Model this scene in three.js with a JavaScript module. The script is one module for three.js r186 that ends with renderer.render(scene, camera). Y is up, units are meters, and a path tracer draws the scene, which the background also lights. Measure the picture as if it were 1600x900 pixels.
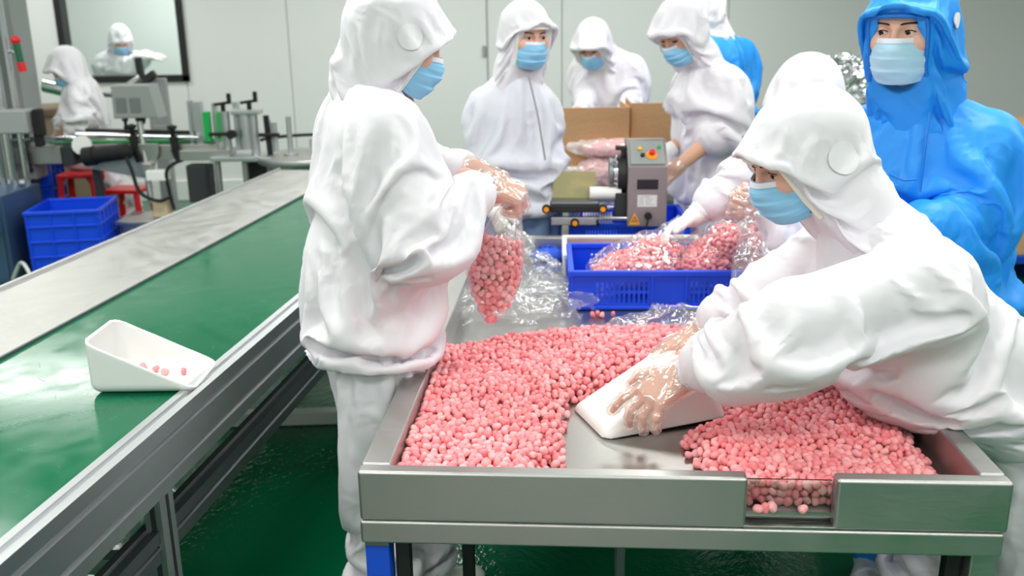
import * as THREE from 'three';
import { RoundedBoxGeometry } from 'three/addons/geometries/RoundedBoxGeometry.js';
import { mergeGeometries } from 'three/addons/utils/BufferGeometryUtils.js';
import { RectAreaLightUniformsLib } from 'three/addons/lights/RectAreaLightUniformsLib.js';
import { createNoise3D } from 'simplex-noise';

// ---------------------------------------------------------------- camera, renderer, light
RectAreaLightUniformsLib.init();
const scene = new THREE.Scene();
scene.background = new THREE.Color(0x050505);
const camera = new THREE.PerspectiveCamera(34.47, 16 / 9, 0.05, 60);
camera.position.set(0, 1.65, 0);
camera.rotation.order = 'YXZ';
camera.rotation.set(-0.28016602, 0, 0.013407 * -1);
camera.focus = 2.05;
camera.userData.fStop = 3.4;
scene.add(camera);
const renderer = new THREE.WebGLRenderer({ antialias: true });
renderer.toneMapping = THREE.LinearToneMapping;
renderer.toneMappingExposure = 1.06;
renderer.shadowMap.enabled = true;

const CEILING = 2.95, PANEL_POWER = 13.5;
// rows of LED ceiling panels: [x, z] of every panel, 1.2 m by 0.6 m
const PANELS = [[-4.2, -7.75], [-1.2, -7.2], [1.2, -7.2],
  [-3.6, -4.8], [-1.2, -4.8], [1.2, -4.8], [3.6, -4.8],
  [-3.6, -2.4], [-1.2, -2.4], [1.2, -2.4], [3.4, -2.4],
  [-3.6, 0], [-1.2, 0], [1.2, 0], [3.4, 0], [-1.2, 2.2], [1.2, 2.2]];

// ---------------------------------------------------------------- helpers
let seed = 7;
const rnd = () => { seed = (seed + 0x6d2b79f5) | 0; let t = Math.imul(seed ^ (seed >>> 15), 1 | seed); t = (t + Math.imul(t ^ (t >>> 7), 61 | t)) ^ t; return ((t ^ (t >>> 14)) >>> 0) / 4294967296; };
const noise3 = createNoise3D(rnd);
const used = {};
function numbered(name) { const n = used[name] = (used[name] ?? -1) + 1; return n ? name + '_' + String(n).padStart(3, '0') : name; }
const v3 = (a) => new THREE.Vector3(...a);
const lerp = (a, b, t) => a.map((v, i) => v + (b[i] - v) * t);
const add = (a, b, s = 1) => a.map((v, i) => v + b[i] * s);
const sub = (a, b) => a.map((v, i) => v - b[i]);
const dot = (a, b) => a[0] * b[0] + a[1] * b[1] + a[2] * b[2];
const cross = (a, b) => [a[1] * b[2] - a[2] * b[1], a[2] * b[0] - a[0] * b[2], a[0] * b[1] - a[1] * b[0]];
const len = (a) => Math.hypot(a[0], a[1], a[2]);
const norm = (a) => { const l = len(a) || 1; return [a[0] / l, a[1] / l, a[2] / l]; };
const dist = (a, b) => len(sub(a, b));
function tag(o, label, category, group, kind) { o.userData.label = label; o.userData.category = category; if (group) o.userData.group = group; if (kind) o.userData.kind = kind; return o; }
function mesh(name, geo, mat, parent) {
  if (Array.isArray(geo)) geo = merge(geo);
  const m = new THREE.Mesh(geo, mat); m.castShadow = m.receiveShadow = true;
  if (parent) { m.name = name; parent.add(m); } else { m.name = numbered(name); scene.add(m); }
  return m;
}
function thing(name, label, category, pos = [0, 0, 0], turn = 0, group) {
  const g = new THREE.Group(); g.name = numbered(name); g.position.set(...pos); g.rotation.y = turn; scene.add(g);
  return tag(g, label, category, group);
}
function structure(name, geo, mat) { const m = mesh(name, geo, mat); m.userData.kind = 'structure'; return m; }
function merge(list) {
  list = list.map((g) => (g.index ? g.toNonIndexed() : g));
  for (const g of list) for (const k of Object.keys(g.attributes)) if (!['position', 'normal', 'uv'].includes(k)) g.deleteAttribute(k);
  for (const g of list) if (!g.attributes.uv) g.setAttribute('uv', new THREE.BufferAttribute(new Float32Array(g.attributes.position.count * 2), 2));
  return mergeGeometries(list);
}
// box with its centre at c; r rounds the edges; uv in metres
function box(w, h, d, c = [0, 0, 0], r = 0.003, turn = 0) {
  const g = r > 0 ? new RoundedBoxGeometry(w, h, d, 2, Math.min(r, w / 2.01, h / 2.01, d / 2.01)) : new THREE.BoxGeometry(w, h, d);
  boxUV(g); if (turn) g.rotateY(turn); g.translate(...c); return g;
}
function boxUV(g, s = 1) {
  const p = g.attributes.position, n = g.attributes.normal, uv = new Float32Array(p.count * 2);
  for (let i = 0; i < p.count; i++) {
    const a = Math.abs(n.getX(i)), b = Math.abs(n.getY(i)), c = Math.abs(n.getZ(i));
    const [u, v] = a > b && a > c ? [p.getZ(i), p.getY(i)] : b > c ? [p.getX(i), p.getZ(i)] : [p.getX(i), p.getY(i)];
    uv[i * 2] = u * s; uv[i * 2 + 1] = v * s;
  }
  g.setAttribute('uv', new THREE.BufferAttribute(uv, 2)); return g;
}
function rod(a, b, r, r2 = r, seg = 14) {
  const A = v3(a), B = v3(b), d = B.clone().sub(A), g = new THREE.CylinderGeometry(r2, r, d.length(), seg, 1);
  g.applyQuaternion(new THREE.Quaternion().setFromUnitVectors(new THREE.Vector3(0, 1, 0), d.normalize()));
  g.translate((a[0] + b[0]) / 2, (a[1] + b[1]) / 2, (a[2] + b[2]) / 2); return g;
}
// square bar from a to b, w wide and h tall
function bar(a, b, w, h, r = 0.002) {
  const A = v3(a), B = v3(b), L = A.distanceTo(B), g = box(w, h, L, [0, 0, 0], r);
  const m = new THREE.Matrix4().lookAt(A, B, new THREE.Vector3(0, 1, 0)); g.applyMatrix4(m);
  g.translate((a[0] + b[0]) / 2, (a[1] + b[1]) / 2, (a[2] + b[2]) / 2); return g;
}
function tube(pts, r, seg = 40, rad = 8, closed = false) { return new THREE.TubeGeometry(new THREE.CatmullRomCurve3(pts.map(v3), closed), seg, r, rad, closed); }
function lathe(pts, seg = 32) { return new THREE.LatheGeometry(pts.map((p) => new THREE.Vector2(...p)), seg); }
function ball(r, c, s = [1, 1, 1], w = 16, h = 12) { const g = new THREE.SphereGeometry(r, w, h); g.scale(...s); g.translate(...c); return g; }
function extrude(pts, depth, bevel = 0, holes = []) {
  const sh = new THREE.Shape(pts.map((p) => new THREE.Vector2(...p)));
  for (const h of holes) sh.holes.push(new THREE.Path(h.map((p) => new THREE.Vector2(...p))));
  return new THREE.ExtrudeGeometry(sh, { depth, bevelEnabled: bevel > 0, bevelSize: bevel, bevelThickness: bevel, bevelSegments: 2, curveSegments: 10 });
}
// grid surface from f(u, v) -> [x, y, z]
function sheet(f, nu, nv) {
  const pos = [], uv = [], idx = [];
  for (let j = 0; j <= nv; j++) for (let i = 0; i <= nu; i++) { pos.push(...f(i / nu, j / nv)); uv.push(i / nu, j / nv); }
  for (let j = 0; j < nv; j++) for (let i = 0; i < nu; i++) { const a = j * (nu + 1) + i, b = a + 1, c = a + nu + 1, d = c + 1; idx.push(a, b, d, a, d, c); }
  const g = new THREE.BufferGeometry(); g.setAttribute('position', new THREE.Float32BufferAttribute(pos, 3)); g.setAttribute('uv', new THREE.Float32BufferAttribute(uv, 2)); g.setIndex(idx); g.computeVertexNormals(); return g;
}

// ---------------------------------------------------------------- textures and materials
function tex(n, fn, srgb, rep = [1, 1], m = n) {
  const d = new Uint8Array(n * m * 4);
  for (let y = 0; y < m; y++) for (let x = 0; x < n; x++) { const c = fn(x / n, y / m), k = (y * n + x) * 4; for (let i = 0; i < 3; i++) d[k + i] = Math.max(0, Math.min(255, 255 * (c.length ? c[i] : c))); d[k + 3] = 255; }
  const t = new THREE.DataTexture(d, n, m); t.wrapS = t.wrapT = THREE.RepeatWrapping; t.magFilter = THREE.LinearFilter; t.minFilter = THREE.LinearMipmapLinearFilter; t.generateMipmaps = true;
  t.repeat.set(...rep); if (srgb) t.colorSpace = THREE.SRGBColorSpace; t.needsUpdate = true; return t;
}
// noise that tiles over the unit square
function tnoise(u, v, fx, fy, z = 0) {
  const a = u * 2 * Math.PI, b = v * 2 * Math.PI;
  return noise3(Math.cos(a) * fx / 6.283 + 11.3 * z, Math.sin(a) * fx / 6.283 + Math.cos(b) * fy / 6.283, Math.sin(b) * fy / 6.283 + 5.1 * z);
}
const brushed = tex(512, (u, v) => 0.7 + 0.07 * tnoise(u, v, 7, 420, 1) + 0.05 * tnoise(u, v, 22, 900, 2) + 0.09 * tnoise(u, v, 5, 4, 3), false, [1.6, 1.6]);
const patchy = tex(512, (u, v) => 0.72 + 0.09 * tnoise(u, v, 9, 7, 4) + 0.07 * tnoise(u, v, 30, 34, 5) + 0.05 * tnoise(u, v, 110, 100, 6), false, [0.9, 0.9]);
const scratchMap = (() => {   // worn belt: specks and hairline scratches
  const n = 1024, a = new Float32Array(n * n).fill(0.5);
  for (let i = 0; i < n * n; i++) { const u = (i % n) / n, v = Math.floor(i / n) / n; a[i] += 0.05 * tnoise(u, v, 14, 14, 7) + 0.04 * tnoise(u, v, 160, 150, 8); }
  for (let s = 0; s < 420; s++) {
    let x = rnd() * n, y = rnd() * n, t = rnd() * 6.28; const L = 6 + rnd() * rnd() * 110, w = 0.05 + rnd() * 0.18;
    for (let k = 0; k < L; k++) { t += (rnd() - 0.5) * 0.06; x += Math.cos(t); y += Math.sin(t); a[(((y | 0) + n) % n) * n + (((x | 0) + n) % n)] += w; }
  }
  return a;
})();
const beltMap = tex(1024, (u, v) => { const s = scratchMap[Math.floor(v * 1024) * 1024 + Math.floor(u * 1024)], k = Math.max(0, s - 0.62) * 1.4, m = (s - 0.5) * 0.06; return [0.005 + k * 0.35 + m, 0.40 + k * 0.35 + m * 2, 0.265 + k * 0.3 + m]; }, true);
const beltRough = tex(1024, (u, v) => { const s = scratchMap[Math.floor(v * 1024) * 1024 + Math.floor(u * 1024)]; return 0.15 + (s - 0.5) * 0.55 + 0.04 * tnoise(u, v, 8, 8, 9); }, false);
const cardMap = tex(256, (u, v) => { const n = 0.012 * tnoise(u, v, 3, 60, 10) + 0.015 * tnoise(u, v, 40, 40, 11); return [0.765 + n, 0.605 + n, 0.44 + n]; }, true, [2, 2]);
const clothBump = tex(512, (u, v) => 0.5 + 0.25 * tnoise(u, v, 130, 130, 12) + 0.25 * Math.sin(u * 2 * Math.PI * 64) * Math.sin(v * 2 * Math.PI * 64), false);
const floorRough = tex(512, (u, v) => 0.20 + 0.10 * tnoise(u, v, 10, 10, 13) + 0.07 * tnoise(u, v, 60, 60, 14), false, [0.7, 0.7]);
const floorBump = tex(512, (u, v) => 0.5 + 0.3 * tnoise(u, v, 22, 20, 15) + 0.2 * tnoise(u, v, 70, 70, 16), false, [1.1, 1.1]);

const std = (color, roughness = 0.5, metalness = 0, more = {}) => new THREE.MeshStandardMaterial({ color, roughness, metalness, ...more });
const phys = (color, roughness, more = {}) => new THREE.MeshPhysicalMaterial({ color, roughness, ...more });
const M = {
  wall: std(0xe7e8e7, 0.32), wall2: std(0xe9ecea, 0.5), grey: std(0x9a9c9c, 0.6), ceiling: std(0xeeeeec, 0.7), seam: std(0xa9afab, 0.5),
  floor: std(0x01643d, 0.5, 0, { roughnessMap: floorRough, bumpMap: floorBump, bumpScale: 0.0012 }),
  belt: std(0xffffff, 1, 0, { map: beltMap, roughnessMap: beltRough }),
  steel: std(0xb9b8b5, 0.62, 1, { roughnessMap: brushed, bumpMap: brushed, bumpScale: 0.00002 }),
  tray: std(0xb0aeaa, 0.5, 1, { roughnessMap: patchy }),
  deck: std(0xc9c7c3, 0.62, 1, { roughnessMap: patchy }),
  alu: std(0xc4c6c8, 0.42, 1), aluDark: std(0x85888c, 0.45, 1), chrome: std(0xd4d6d8, 0.14, 1), bolt: std(0x6c6e70, 0.35, 1),
  black: std(0x17181a, 0.5), rubber: std(0x0c0d0e, 0.75), dark: std(0x2c2f32, 0.6), panelGrey: std(0x8c918f, 0.5), grille: std(0x5d6260, 0.6),
  blueCrate: std(0x0a49e0, 0.38), blueDark: std(0x0a3fb0, 0.4), bluePaint: std(0x0a4fd0, 0.45), yellow: std(0xe8b018, 0.5), red: std(0xd8161c, 0.45), green: std(0x16a04e, 0.4), orange: std(0xf29318, 0.45),
  white: phys(0xf2f1ef, 0.34, { specularIntensity: 0.6 }), whitePlastic: std(0xeeeeea, 0.45),
  card: std(0xffffff, 0.85, 0, { map: cardMap }), cardShaded: std(0x8a6038, 0.9), tape: std(0xb98f5c, 0.4),
  film: phys(0xffffff, 0.13, { transmission: 0.95, thickness: 0, ior: 2.0, side: THREE.DoubleSide }),
  filmHazy: phys(0xffffff, 0.2, { transmission: 0.66, thickness: 0, ior: 1.8, side: THREE.DoubleSide }),
  glove: phys(0xfdf6f2, 0.15, { transmission: 0.83, thickness: 0, ior: 2.1, side: THREE.DoubleSide }),
  acrylic: phys(0xf4fafa, 0.05, { transmission: 1, thickness: 0.01, ior: 1.49 }),
  pane: phys(0xf4f8f7, 0.03, { transmission: 1, thickness: 0, ior: 1.5 }),
  amber: phys(0xcdc79a, 0.18, { transmission: 0.55, thickness: 0 }),
  foil: std(0xd8dadb, 0.2, 1),
  cloth: std(0xe8e4ea, 0.72), coat: std(0xdcdde6, 0.75), ivory: std(0xf4eee2, 0.8),
  blueCloth: phys(0x1c93ee, 0.5, { sheen: 0.25, sheenRoughness: 0.4, sheenColor: new THREE.Color(0x9ccfff) }), blueTrim: std(0x0c72d2, 0.5),
  jean: std(0x7f95bd, 0.85), collarBlack: std(0x15161a, 0.9),
  skin: phys(0xe2b09a, 0.5, { sheen: 0.2, sheenRoughness: 0.5, sheenColor: new THREE.Color(0xffc0a0) }), skinHand: phys(0xdba78c, 0.5),
  mask: std(0x8fc9ec, 0.8), maskPale: std(0xb3d8ec, 0.8), maskBand: std(0xe6e9f2, 0.7), eyeWhite: std(0xd6ccc4, 0.25), iris: std(0x140d0a, 0.15), hair: std(0x16110f, 0.6),
  candy: [0xf99ea2, 0xf69499, 0xfbaaad, 0xf38b91, 0xfcb4b6].map((c) => std(c, 0.55)),
  led: new THREE.MeshStandardMaterial({ color: 0xffffff, emissive: 0xffffff, emissiveIntensity: 1.2, roughness: 0.6 }),
  label: null,
};

// ---------------------------------------------------------------- distance fields and their meshing
class Field {
  constructor(k = 0.03) { this.k = k; this.p = []; }
  cap(a, b, ra, rb = ra, k = this.k) { this.p.push({ t: 0, a, d: sub(b, a), l: Math.max(1e-9, dot(sub(b, a), sub(b, a))), ra, rb, k }); return this; }
  chain(pts, rs, k) { for (let i = 0; i + 1 < pts.length; i++) this.cap(pts[i], pts[i + 1], rs[i], rs[i + 1], i ? Math.min(k ?? this.k, 0.02) : k); return this; }
  ell(c, r, B = null, k = this.k) { this.p.push({ t: 1, c, r, B, k }); return this; }
  cut(c, r, B = null, k = 0.005) { this.p.push({ t: 2, c, r, B, k }); return this; }
  box() {
    const lo = [1e9, 1e9, 1e9], hi = [-1e9, -1e9, -1e9];
    const g = (c, r) => { for (let i = 0; i < 3; i++) { lo[i] = Math.min(lo[i], c[i] - r); hi[i] = Math.max(hi[i], c[i] + r); } };
    for (const q of this.p) if (q.t === 0) { g(q.a, q.ra); g(add(q.a, q.d), q.rb); } else if (q.t === 1) g(q.c, Math.max(...q.r));
    return [lo, hi];
  }
  at(x, y, z) {
    let d = 1e9;
    for (const q of this.p) {
      let e;
      if (q.t === 0) {
        const px = x - q.a[0], py = y - q.a[1], pz = z - q.a[2];
        let h = (px * q.d[0] + py * q.d[1] + pz * q.d[2]) / q.l; h = h < 0 ? 0 : h > 1 ? 1 : h;
        const ex = px - q.d[0] * h, ey = py - q.d[1] * h, ez = pz - q.d[2] * h;
        e = Math.sqrt(ex * ex + ey * ey + ez * ez) - (q.ra + (q.rb - q.ra) * h);
      } else {
        let px = x - q.c[0], py = y - q.c[1], pz = z - q.c[2];
        if (q.B) { const B = q.B, a = px * B[0][0] + py * B[0][1] + pz * B[0][2], b = px * B[1][0] + py * B[1][1] + pz * B[1][2]; pz = px * B[2][0] + py * B[2][1] + pz * B[2][2]; px = a; py = b; }
        const r = q.r, ax = px / r[0], ay = py / r[1], az = pz / r[2], k0 = Math.sqrt(ax * ax + ay * ay + az * az), k1 = Math.sqrt(ax * ax / r[0] / r[0] + ay * ay / r[1] / r[1] + az * az / r[2] / r[2]) || 1;
        e = k0 < 1e-6 ? -Math.min(...r) : k0 * (k0 - 1) / k1;
      }
      const k = q.k;
      if (q.t === 2) { const h = Math.max(k - Math.abs(d + e), 0) / k; d = Math.max(d, -e) + h * h * k * 0.25; }
      else { const h = Math.max(k - Math.abs(d - e), 0) / k; d = Math.min(d, e) - h * h * k * 0.25; }
    }
    return d;
  }
}
// surface nets over the box lo..hi; slack is how far f may be off a true distance
function surf(f, lo, hi, cell, slack = 0.02) {
  const B = 4, n = [0, 1, 2].map((i) => Math.ceil((hi[i] - lo[i]) / cell / B + 1) * B + 1), [nx, ny, nz] = n;
  const val = new Float32Array(nx * ny * nz).fill(1), X = (i) => lo[0] + i * cell, Y = (i) => lo[1] + i * cell, Z = (i) => lo[2] + i * cell;
  const reach = B * cell * 0.87 + cell + slack;
  const done = new Uint8Array(nx * ny * nz);
  for (let bz = 0; bz < nz - 1; bz += B) for (let by = 0; by < ny - 1; by += B) for (let bx = 0; bx < nx - 1; bx += B) {
    const d = f(X(bx + B / 2), Y(by + B / 2), Z(bz + B / 2)), near = Math.abs(d) < reach;
    for (let z = bz; z <= bz + B; z++) for (let y = by; y <= by + B; y++) for (let x = bx; x <= bx + B; x++) {
      const k = x + nx * (y + ny * z);
      if (near) { if (done[k] !== 2) { val[k] = f(X(x), Y(y), Z(z)); done[k] = 2; } } else if (!done[k]) { val[k] = d; done[k] = 1; }
    }
  }
  const id = new Int32Array(nx * ny * nz).fill(-1), pos = [], idx = [];
  const E = [[0, 1], [0, 2], [0, 4], [1, 3], [1, 5], [2, 3], [2, 6], [3, 7], [4, 5], [4, 6], [5, 7], [6, 7]], c = new Float32Array(8);
  for (let z = 0; z < nz - 1; z++) for (let y = 0; y < ny - 1; y++) for (let x = 0; x < nx - 1; x++) {
    let m = 0; const k = x + nx * (y + ny * z);
    for (let i = 0; i < 8; i++) { c[i] = val[k + (i & 1) + nx * (((i >> 1) & 1) + ny * (i >> 2))]; if (c[i] < 0) m |= 1 << i; }
    if (m === 0 || m === 255) continue;
    let sx = 0, sy = 0, sz = 0, s = 0;
    for (const [a, b] of E) { if (((m >> a) & 1) === ((m >> b) & 1)) continue; const t = c[a] / (c[a] - c[b]); sx += (a & 1) + ((b & 1) - (a & 1)) * t; sy += ((a >> 1) & 1) + (((b >> 1) & 1) - ((a >> 1) & 1)) * t; sz += (a >> 2) + ((b >> 2) - (a >> 2)) * t; s++; }
    id[k] = pos.length / 3; pos.push(X(x + sx / s), Y(y + sy / s), Z(z + sz / s));
  }
  const quad = (a, b, cc, d, flip) => { if (a < 0 || b < 0 || cc < 0 || d < 0) return; if (flip) idx.push(a, cc, b, a, d, cc); else idx.push(a, b, cc, a, cc, d); };
  for (let z = 1; z < nz - 1; z++) for (let y = 1; y < ny - 1; y++) for (let x = 1; x < nx - 1; x++) {
    const k = x + nx * (y + ny * z), s = val[k] < 0;
    if (s !== val[k + 1] < 0) quad(id[k - nx - nx * ny], id[k - nx * ny], id[k], id[k - nx], !s);
    if (s !== val[k + nx] < 0) quad(id[k - 1 - nx * ny], id[k - 1], id[k], id[k - nx * ny], !s);
    if (s !== val[k + nx * ny] < 0) quad(id[k - 1 - nx], id[k - nx], id[k], id[k - 1], !s);
  }
  const g = new THREE.BufferGeometry(); g.setAttribute('position', new THREE.Float32BufferAttribute(pos, 3)); g.setIndex(idx); g.computeVertexNormals(); return g;
}
function fieldMesh(F, cell, extra = null, pad = 0.03, slack = 0.02) {
  const [lo, hi] = F.box(), p = pad + 2 * cell;
  return surf(extra ? (x, y, z) => extra(x, y, z, F.at(x, y, z)) : (x, y, z) => F.at(x, y, z), lo.map((v) => v - p), hi.map((v) => v + p), cell, slack);
}
// cloth folds: facets that meet in sharp wandering crests, for things without a limb axis
function folds(amp, fx = 6, fy = 4, fz = 6, o = 0) {
  return (x, y, z, d) => {
    if (d > 0.05 || d < -0.05) return d;
    const wx = x + 0.04 * noise3(x * 5 + o, y * 5, z * 5), wy = y + 0.04 * noise3(x * 5, y * 5 + 9 + o, z * 5);
    const r = 1 - Math.abs(noise3(wx * fx + o, wy * fy, z * fz)), q = 1 - Math.abs(noise3(wx * fx * 2.3 + 4 + o, wy * fy * 2.1, z * fz * 2.3));
    return d - amp * (Math.pow(r, 1.4) - 0.55) - amp * 0.3 * (q * q - 0.4);
  };
}
// folds that run along a limb from a to b: long drape folds, ring creases near the joints, fine crinkles here and there
function limbFold(a, b, amp, o = 0, fa = 3, fp = 8, joint = 1) {
  const ax = norm(sub(b, a)), e1 = norm(cross(ax, Math.abs(ax[1]) > 0.8 ? [0, 0, 1] : [0, 1, 0])), e2 = cross(ax, e1), L = dist(a, b);
  return (x, y, z, d) => {
    if (d > 0.05 || d < -0.05) return d;
    const p = [x - a[0], y - a[1], z - a[2]], t0 = dot(p, ax), u0 = dot(p, e1), v0 = dot(p, e2), w = 0.06 * noise3(t0 * 5 + o, u0 * 5, v0 * 5), t = t0 + w, u = u0 + w * 0.6, v = v0 - w * 0.5;
    const n1 = 1 - Math.abs(noise3(t * fa + u * fp * 0.45 + o, u * fp, v * fp)), n2 = 1 - Math.abs(noise3(t * 14 + u * 4 + o, u * 6 + 7, v * 6)), n3 = noise3(t * 4 + 20 + o, u * 4, v * 4), n4 = 1 - Math.abs(noise3(t * 11 - u * 9 + o, u * 9 + 3, v * 13)), n5 = 1 - Math.abs(noise3(t * 27, u * 24 + o, v * 24));
    const nj = joint * Math.exp(-(((t0 - L) / 0.12) ** 2)), m = Math.max(0, n3 + 0.25), m2 = Math.max(0, 0.2 - n3);
    return d - amp * (1 - 0.5 * nj) * (n1 - 0.6) - amp * 1.05 * nj * (n2 - 0.55) - amp * 0.55 * m * (n4 - 0.55) - amp * 0.22 * (m + m2) * (n5 * n5 - 0.4);
  };
}
const smin = (a, b, k) => { const h = Math.max(k - Math.abs(a - b), 0) / k; return Math.min(a, b) - h * h * k * 0.25; };

// cloth: the mesh is given more cloth than its shape needs, then hangs and buckles over the body inside it
function drape(geo, body, o) {
  const P = geo.attributes.position.array, n = P.length / 3, I = geo.index.array, E = new Map(), nb = Array.from({ length: n }, () => new Set());
  const put = (a, b) => { if (a > b) [a, b] = [b, a]; const k = a * n + b; if (!E.has(k)) E.set(k, [a, b]); nb[a].add(b); nb[b].add(a); };
  for (let t = 0; t < I.length; t += 3) { put(I[t], I[t + 1]); put(I[t + 1], I[t + 2]); put(I[t], I[t + 2]); }
  const L = (a, b) => Math.hypot(P[3 * a] - P[3 * b], P[3 * a + 1] - P[3 * b + 1], P[3 * a + 2] - P[3 * b + 2]);
  const ca = [], cb = [], cr = [], ck = [], ex = 1 + o.excess;
  for (const [a, b] of E.values()) { ca.push(a); cb.push(b); cr.push(L(a, b) * ex); ck.push(0.5); }
  // stiffness against bending: links that skip one vertex and links that skip two
  const far = (a, dirn, steps) => { let c = dirn, prev = a; for (let i = 0; i < steps; i++) { let best = -1, bd = 0.5; const dx = [0, 1, 2].map((k) => P[3 * c + k] - P[3 * prev + k]), dl = Math.hypot(...dx) || 1; for (const q of nb[c]) { if (q === prev) continue; const ex2 = [0, 1, 2].map((k) => P[3 * q + k] - P[3 * c + k]), d = dot(dx, ex2) / dl / (Math.hypot(...ex2) || 1); if (d > bd) { bd = d; best = q; } } if (best < 0) return -1; prev = c; c = best; } return c; };
  for (let a = 0; a < n; a++) for (const b of nb[a]) { const c = far(a, b, 1); if (c > a) { ca.push(a); cb.push(c); cr.push(L(a, c) * ex); ck.push(o.bend ?? 0.05); } const e = far(a, b, 2); if (e > a) { ca.push(a); cb.push(e); cr.push(L(a, e) * ex); ck.push((o.bend ?? 0.05) * 0.5); } }
  const w = new Float32Array(n); for (let i = 0; i < n; i++) w[i] = o.pin(P[3 * i], P[3 * i + 1], P[3 * i + 2]) ? 0 : 1;
  for (let i = 0; i < n; i++) if (w[i]) { const x = P[3 * i], y = P[3 * i + 1], z = P[3 * i + 2], q = 0.012 * noise3(x * 8 + o.seed, y * 8, z * 8) + 0.005 * noise3(x * 22, y * 22 + o.seed, z * 22); P[3 * i] += q; P[3 * i + 1] += q * 0.5; P[3 * i + 2] -= q * 0.8; }
  const V = new Float32Array(P.length), Q = new Float32Array(P.length), g = o.gravity ?? [0, -0.0011, 0], gap = o.gap ?? 0.025, m = ca.length;
  for (let st = 0; st < (o.steps ?? 90); st++) {
    Q.set(P);
    for (let i = 0; i < n; i++) if (w[i]) for (let k = 0; k < 3; k++) P[3 * i + k] += V[3 * i + k] * 0.93 + g[k];
    for (let it = 0; it < 5; it++) for (let c = 0; c < m; c++) {
      const a = ca[c], b = cb[c], wa = w[a], wb = w[b]; if (wa + wb === 0) continue;
      const dx = P[3 * b] - P[3 * a], dy = P[3 * b + 1] - P[3 * a + 1], dz = P[3 * b + 2] - P[3 * a + 2], d = Math.sqrt(dx * dx + dy * dy + dz * dz) || 1e-6, s = (d - cr[c]) / d * ck[c] / (wa + wb);
      P[3 * a] += dx * s * wa; P[3 * a + 1] += dy * s * wa; P[3 * a + 2] += dz * s * wa; P[3 * b] -= dx * s * wb; P[3 * b + 1] -= dy * s * wb; P[3 * b + 2] -= dz * s * wb;
    }
    for (let i = 0; i < n; i++) if (w[i]) {
      const x = P[3 * i], y = P[3 * i + 1], z = P[3 * i + 2], d = body(x, y, z);
      if (d < -gap || d > (o.max ?? 0.05)) { const e = 0.004, nn = norm([body(x + e, y, z) - d, body(x, y + e, z) - d, body(x, y, z + e) - d]), s = d < 0 ? -gap - d : (o.max ?? 0.05) - d; P[3 * i] += nn[0] * s; P[3 * i + 1] += nn[1] * s; P[3 * i + 2] += nn[2] * s; for (let k = 0; k < 3; k++) P[3 * i + k] += (Q[3 * i + k] - P[3 * i + k]) * 0.6; }
    }
    for (let i = 0; i < P.length; i++) V[i] = Math.max(-0.01, Math.min(0.01, P[i] - Q[i]));
  }
  geo.computeVertexNormals(); const G2 = o.subdivide === false ? geo : subdivide(geo); return crinkle(G2, o.crinkle ?? 0.0045, o.seed, o.calm);
}
function subdivide(geo) {   // one step of Loop subdivision on a closed mesh
  const P = geo.attributes.position.array, n = P.length / 3, I = geo.index.array, M2 = new Map(), sum = new Float32Array(n * 3), val = new Uint16Array(n);
  const key = (a, b) => (a < b ? a * n + b : b * n + a);
  for (let t = 0; t < I.length; t += 3) for (let k = 0; k < 3; k++) { const a = I[t + k], b = I[t + (k + 1) % 3], c = I[t + (k + 2) % 3], q = key(a, b); const e = M2.get(q); if (e) e.o.push(c); else M2.set(q, { a, b, o: [c], id: -1 }); }
  const pos = []; for (const e of M2.values()) { for (const [p, q] of [[e.a, e.b], [e.b, e.a]]) { val[p]++; for (let k = 0; k < 3; k++) sum[3 * p + k] += P[3 * q + k]; } }
  for (let i = 0; i < n; i++) { const v = val[i] || 1, be = v === 3 ? 3 / 16 : 3 / (8 * v); for (let k = 0; k < 3; k++) pos.push(P[3 * i + k] * (1 - v * be) + be * sum[3 * i + k]); }
  for (const e of M2.values()) { e.id = pos.length / 3; for (let k = 0; k < 3; k++) pos.push(e.o.length === 2 ? 0.375 * (P[3 * e.a + k] + P[3 * e.b + k]) + 0.125 * (P[3 * e.o[0] + k] + P[3 * e.o[1] + k]) : 0.5 * (P[3 * e.a + k] + P[3 * e.b + k])); }
  const idx = []; for (let t = 0; t < I.length; t += 3) { const [a, b, c] = [I[t], I[t + 1], I[t + 2]], x = M2.get(key(a, b)).id, y = M2.get(key(b, c)).id, z = M2.get(key(c, a)).id; idx.push(a, x, z, x, b, y, z, y, c, x, y, z); }
  const g = new THREE.BufferGeometry(); g.setAttribute('position', new THREE.Float32BufferAttribute(pos, 3)); g.setIndex(idx); g.computeVertexNormals(); return g;
}

// crisp small creases of stiff cleanroom cloth, pushed along the normals
function crinkle(g, amp, o = 0, calm) {
  const p = g.attributes.position, q = g.attributes.normal;
  for (let i = 0; i < p.count; i++) {
    const x = p.getX(i), y = p.getY(i), z = p.getZ(i), wx = x + 0.03 * noise3(x * 7, y * 7, z * 7 + o), wy = y + 0.03 * noise3(x * 7 + 5, y * 7, z * 7 + o);
    const m = Math.max(0, noise3(x * 4.5 + o, y * 4.5, z * 4.5) + 0.35), a = 1 - Math.abs(noise3(wx * 9 + wy * 6 + o, wy * 5 - wx * 4, z * 9)), b = 1 - Math.abs(noise3(wx * 19 - wy * 8, wy * 15 + o, z * 19));
    let d = amp * m * ((a - 0.6) * 1.3 + (b * b - 0.4) * 0.4); if (calm) d *= calm(x, y, z);
    p.setXYZ(i, x + q.getX(i) * d, y + q.getY(i) * d, z + q.getZ(i) * d);
  }
  g.computeVertexNormals(); return g;
}

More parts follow.
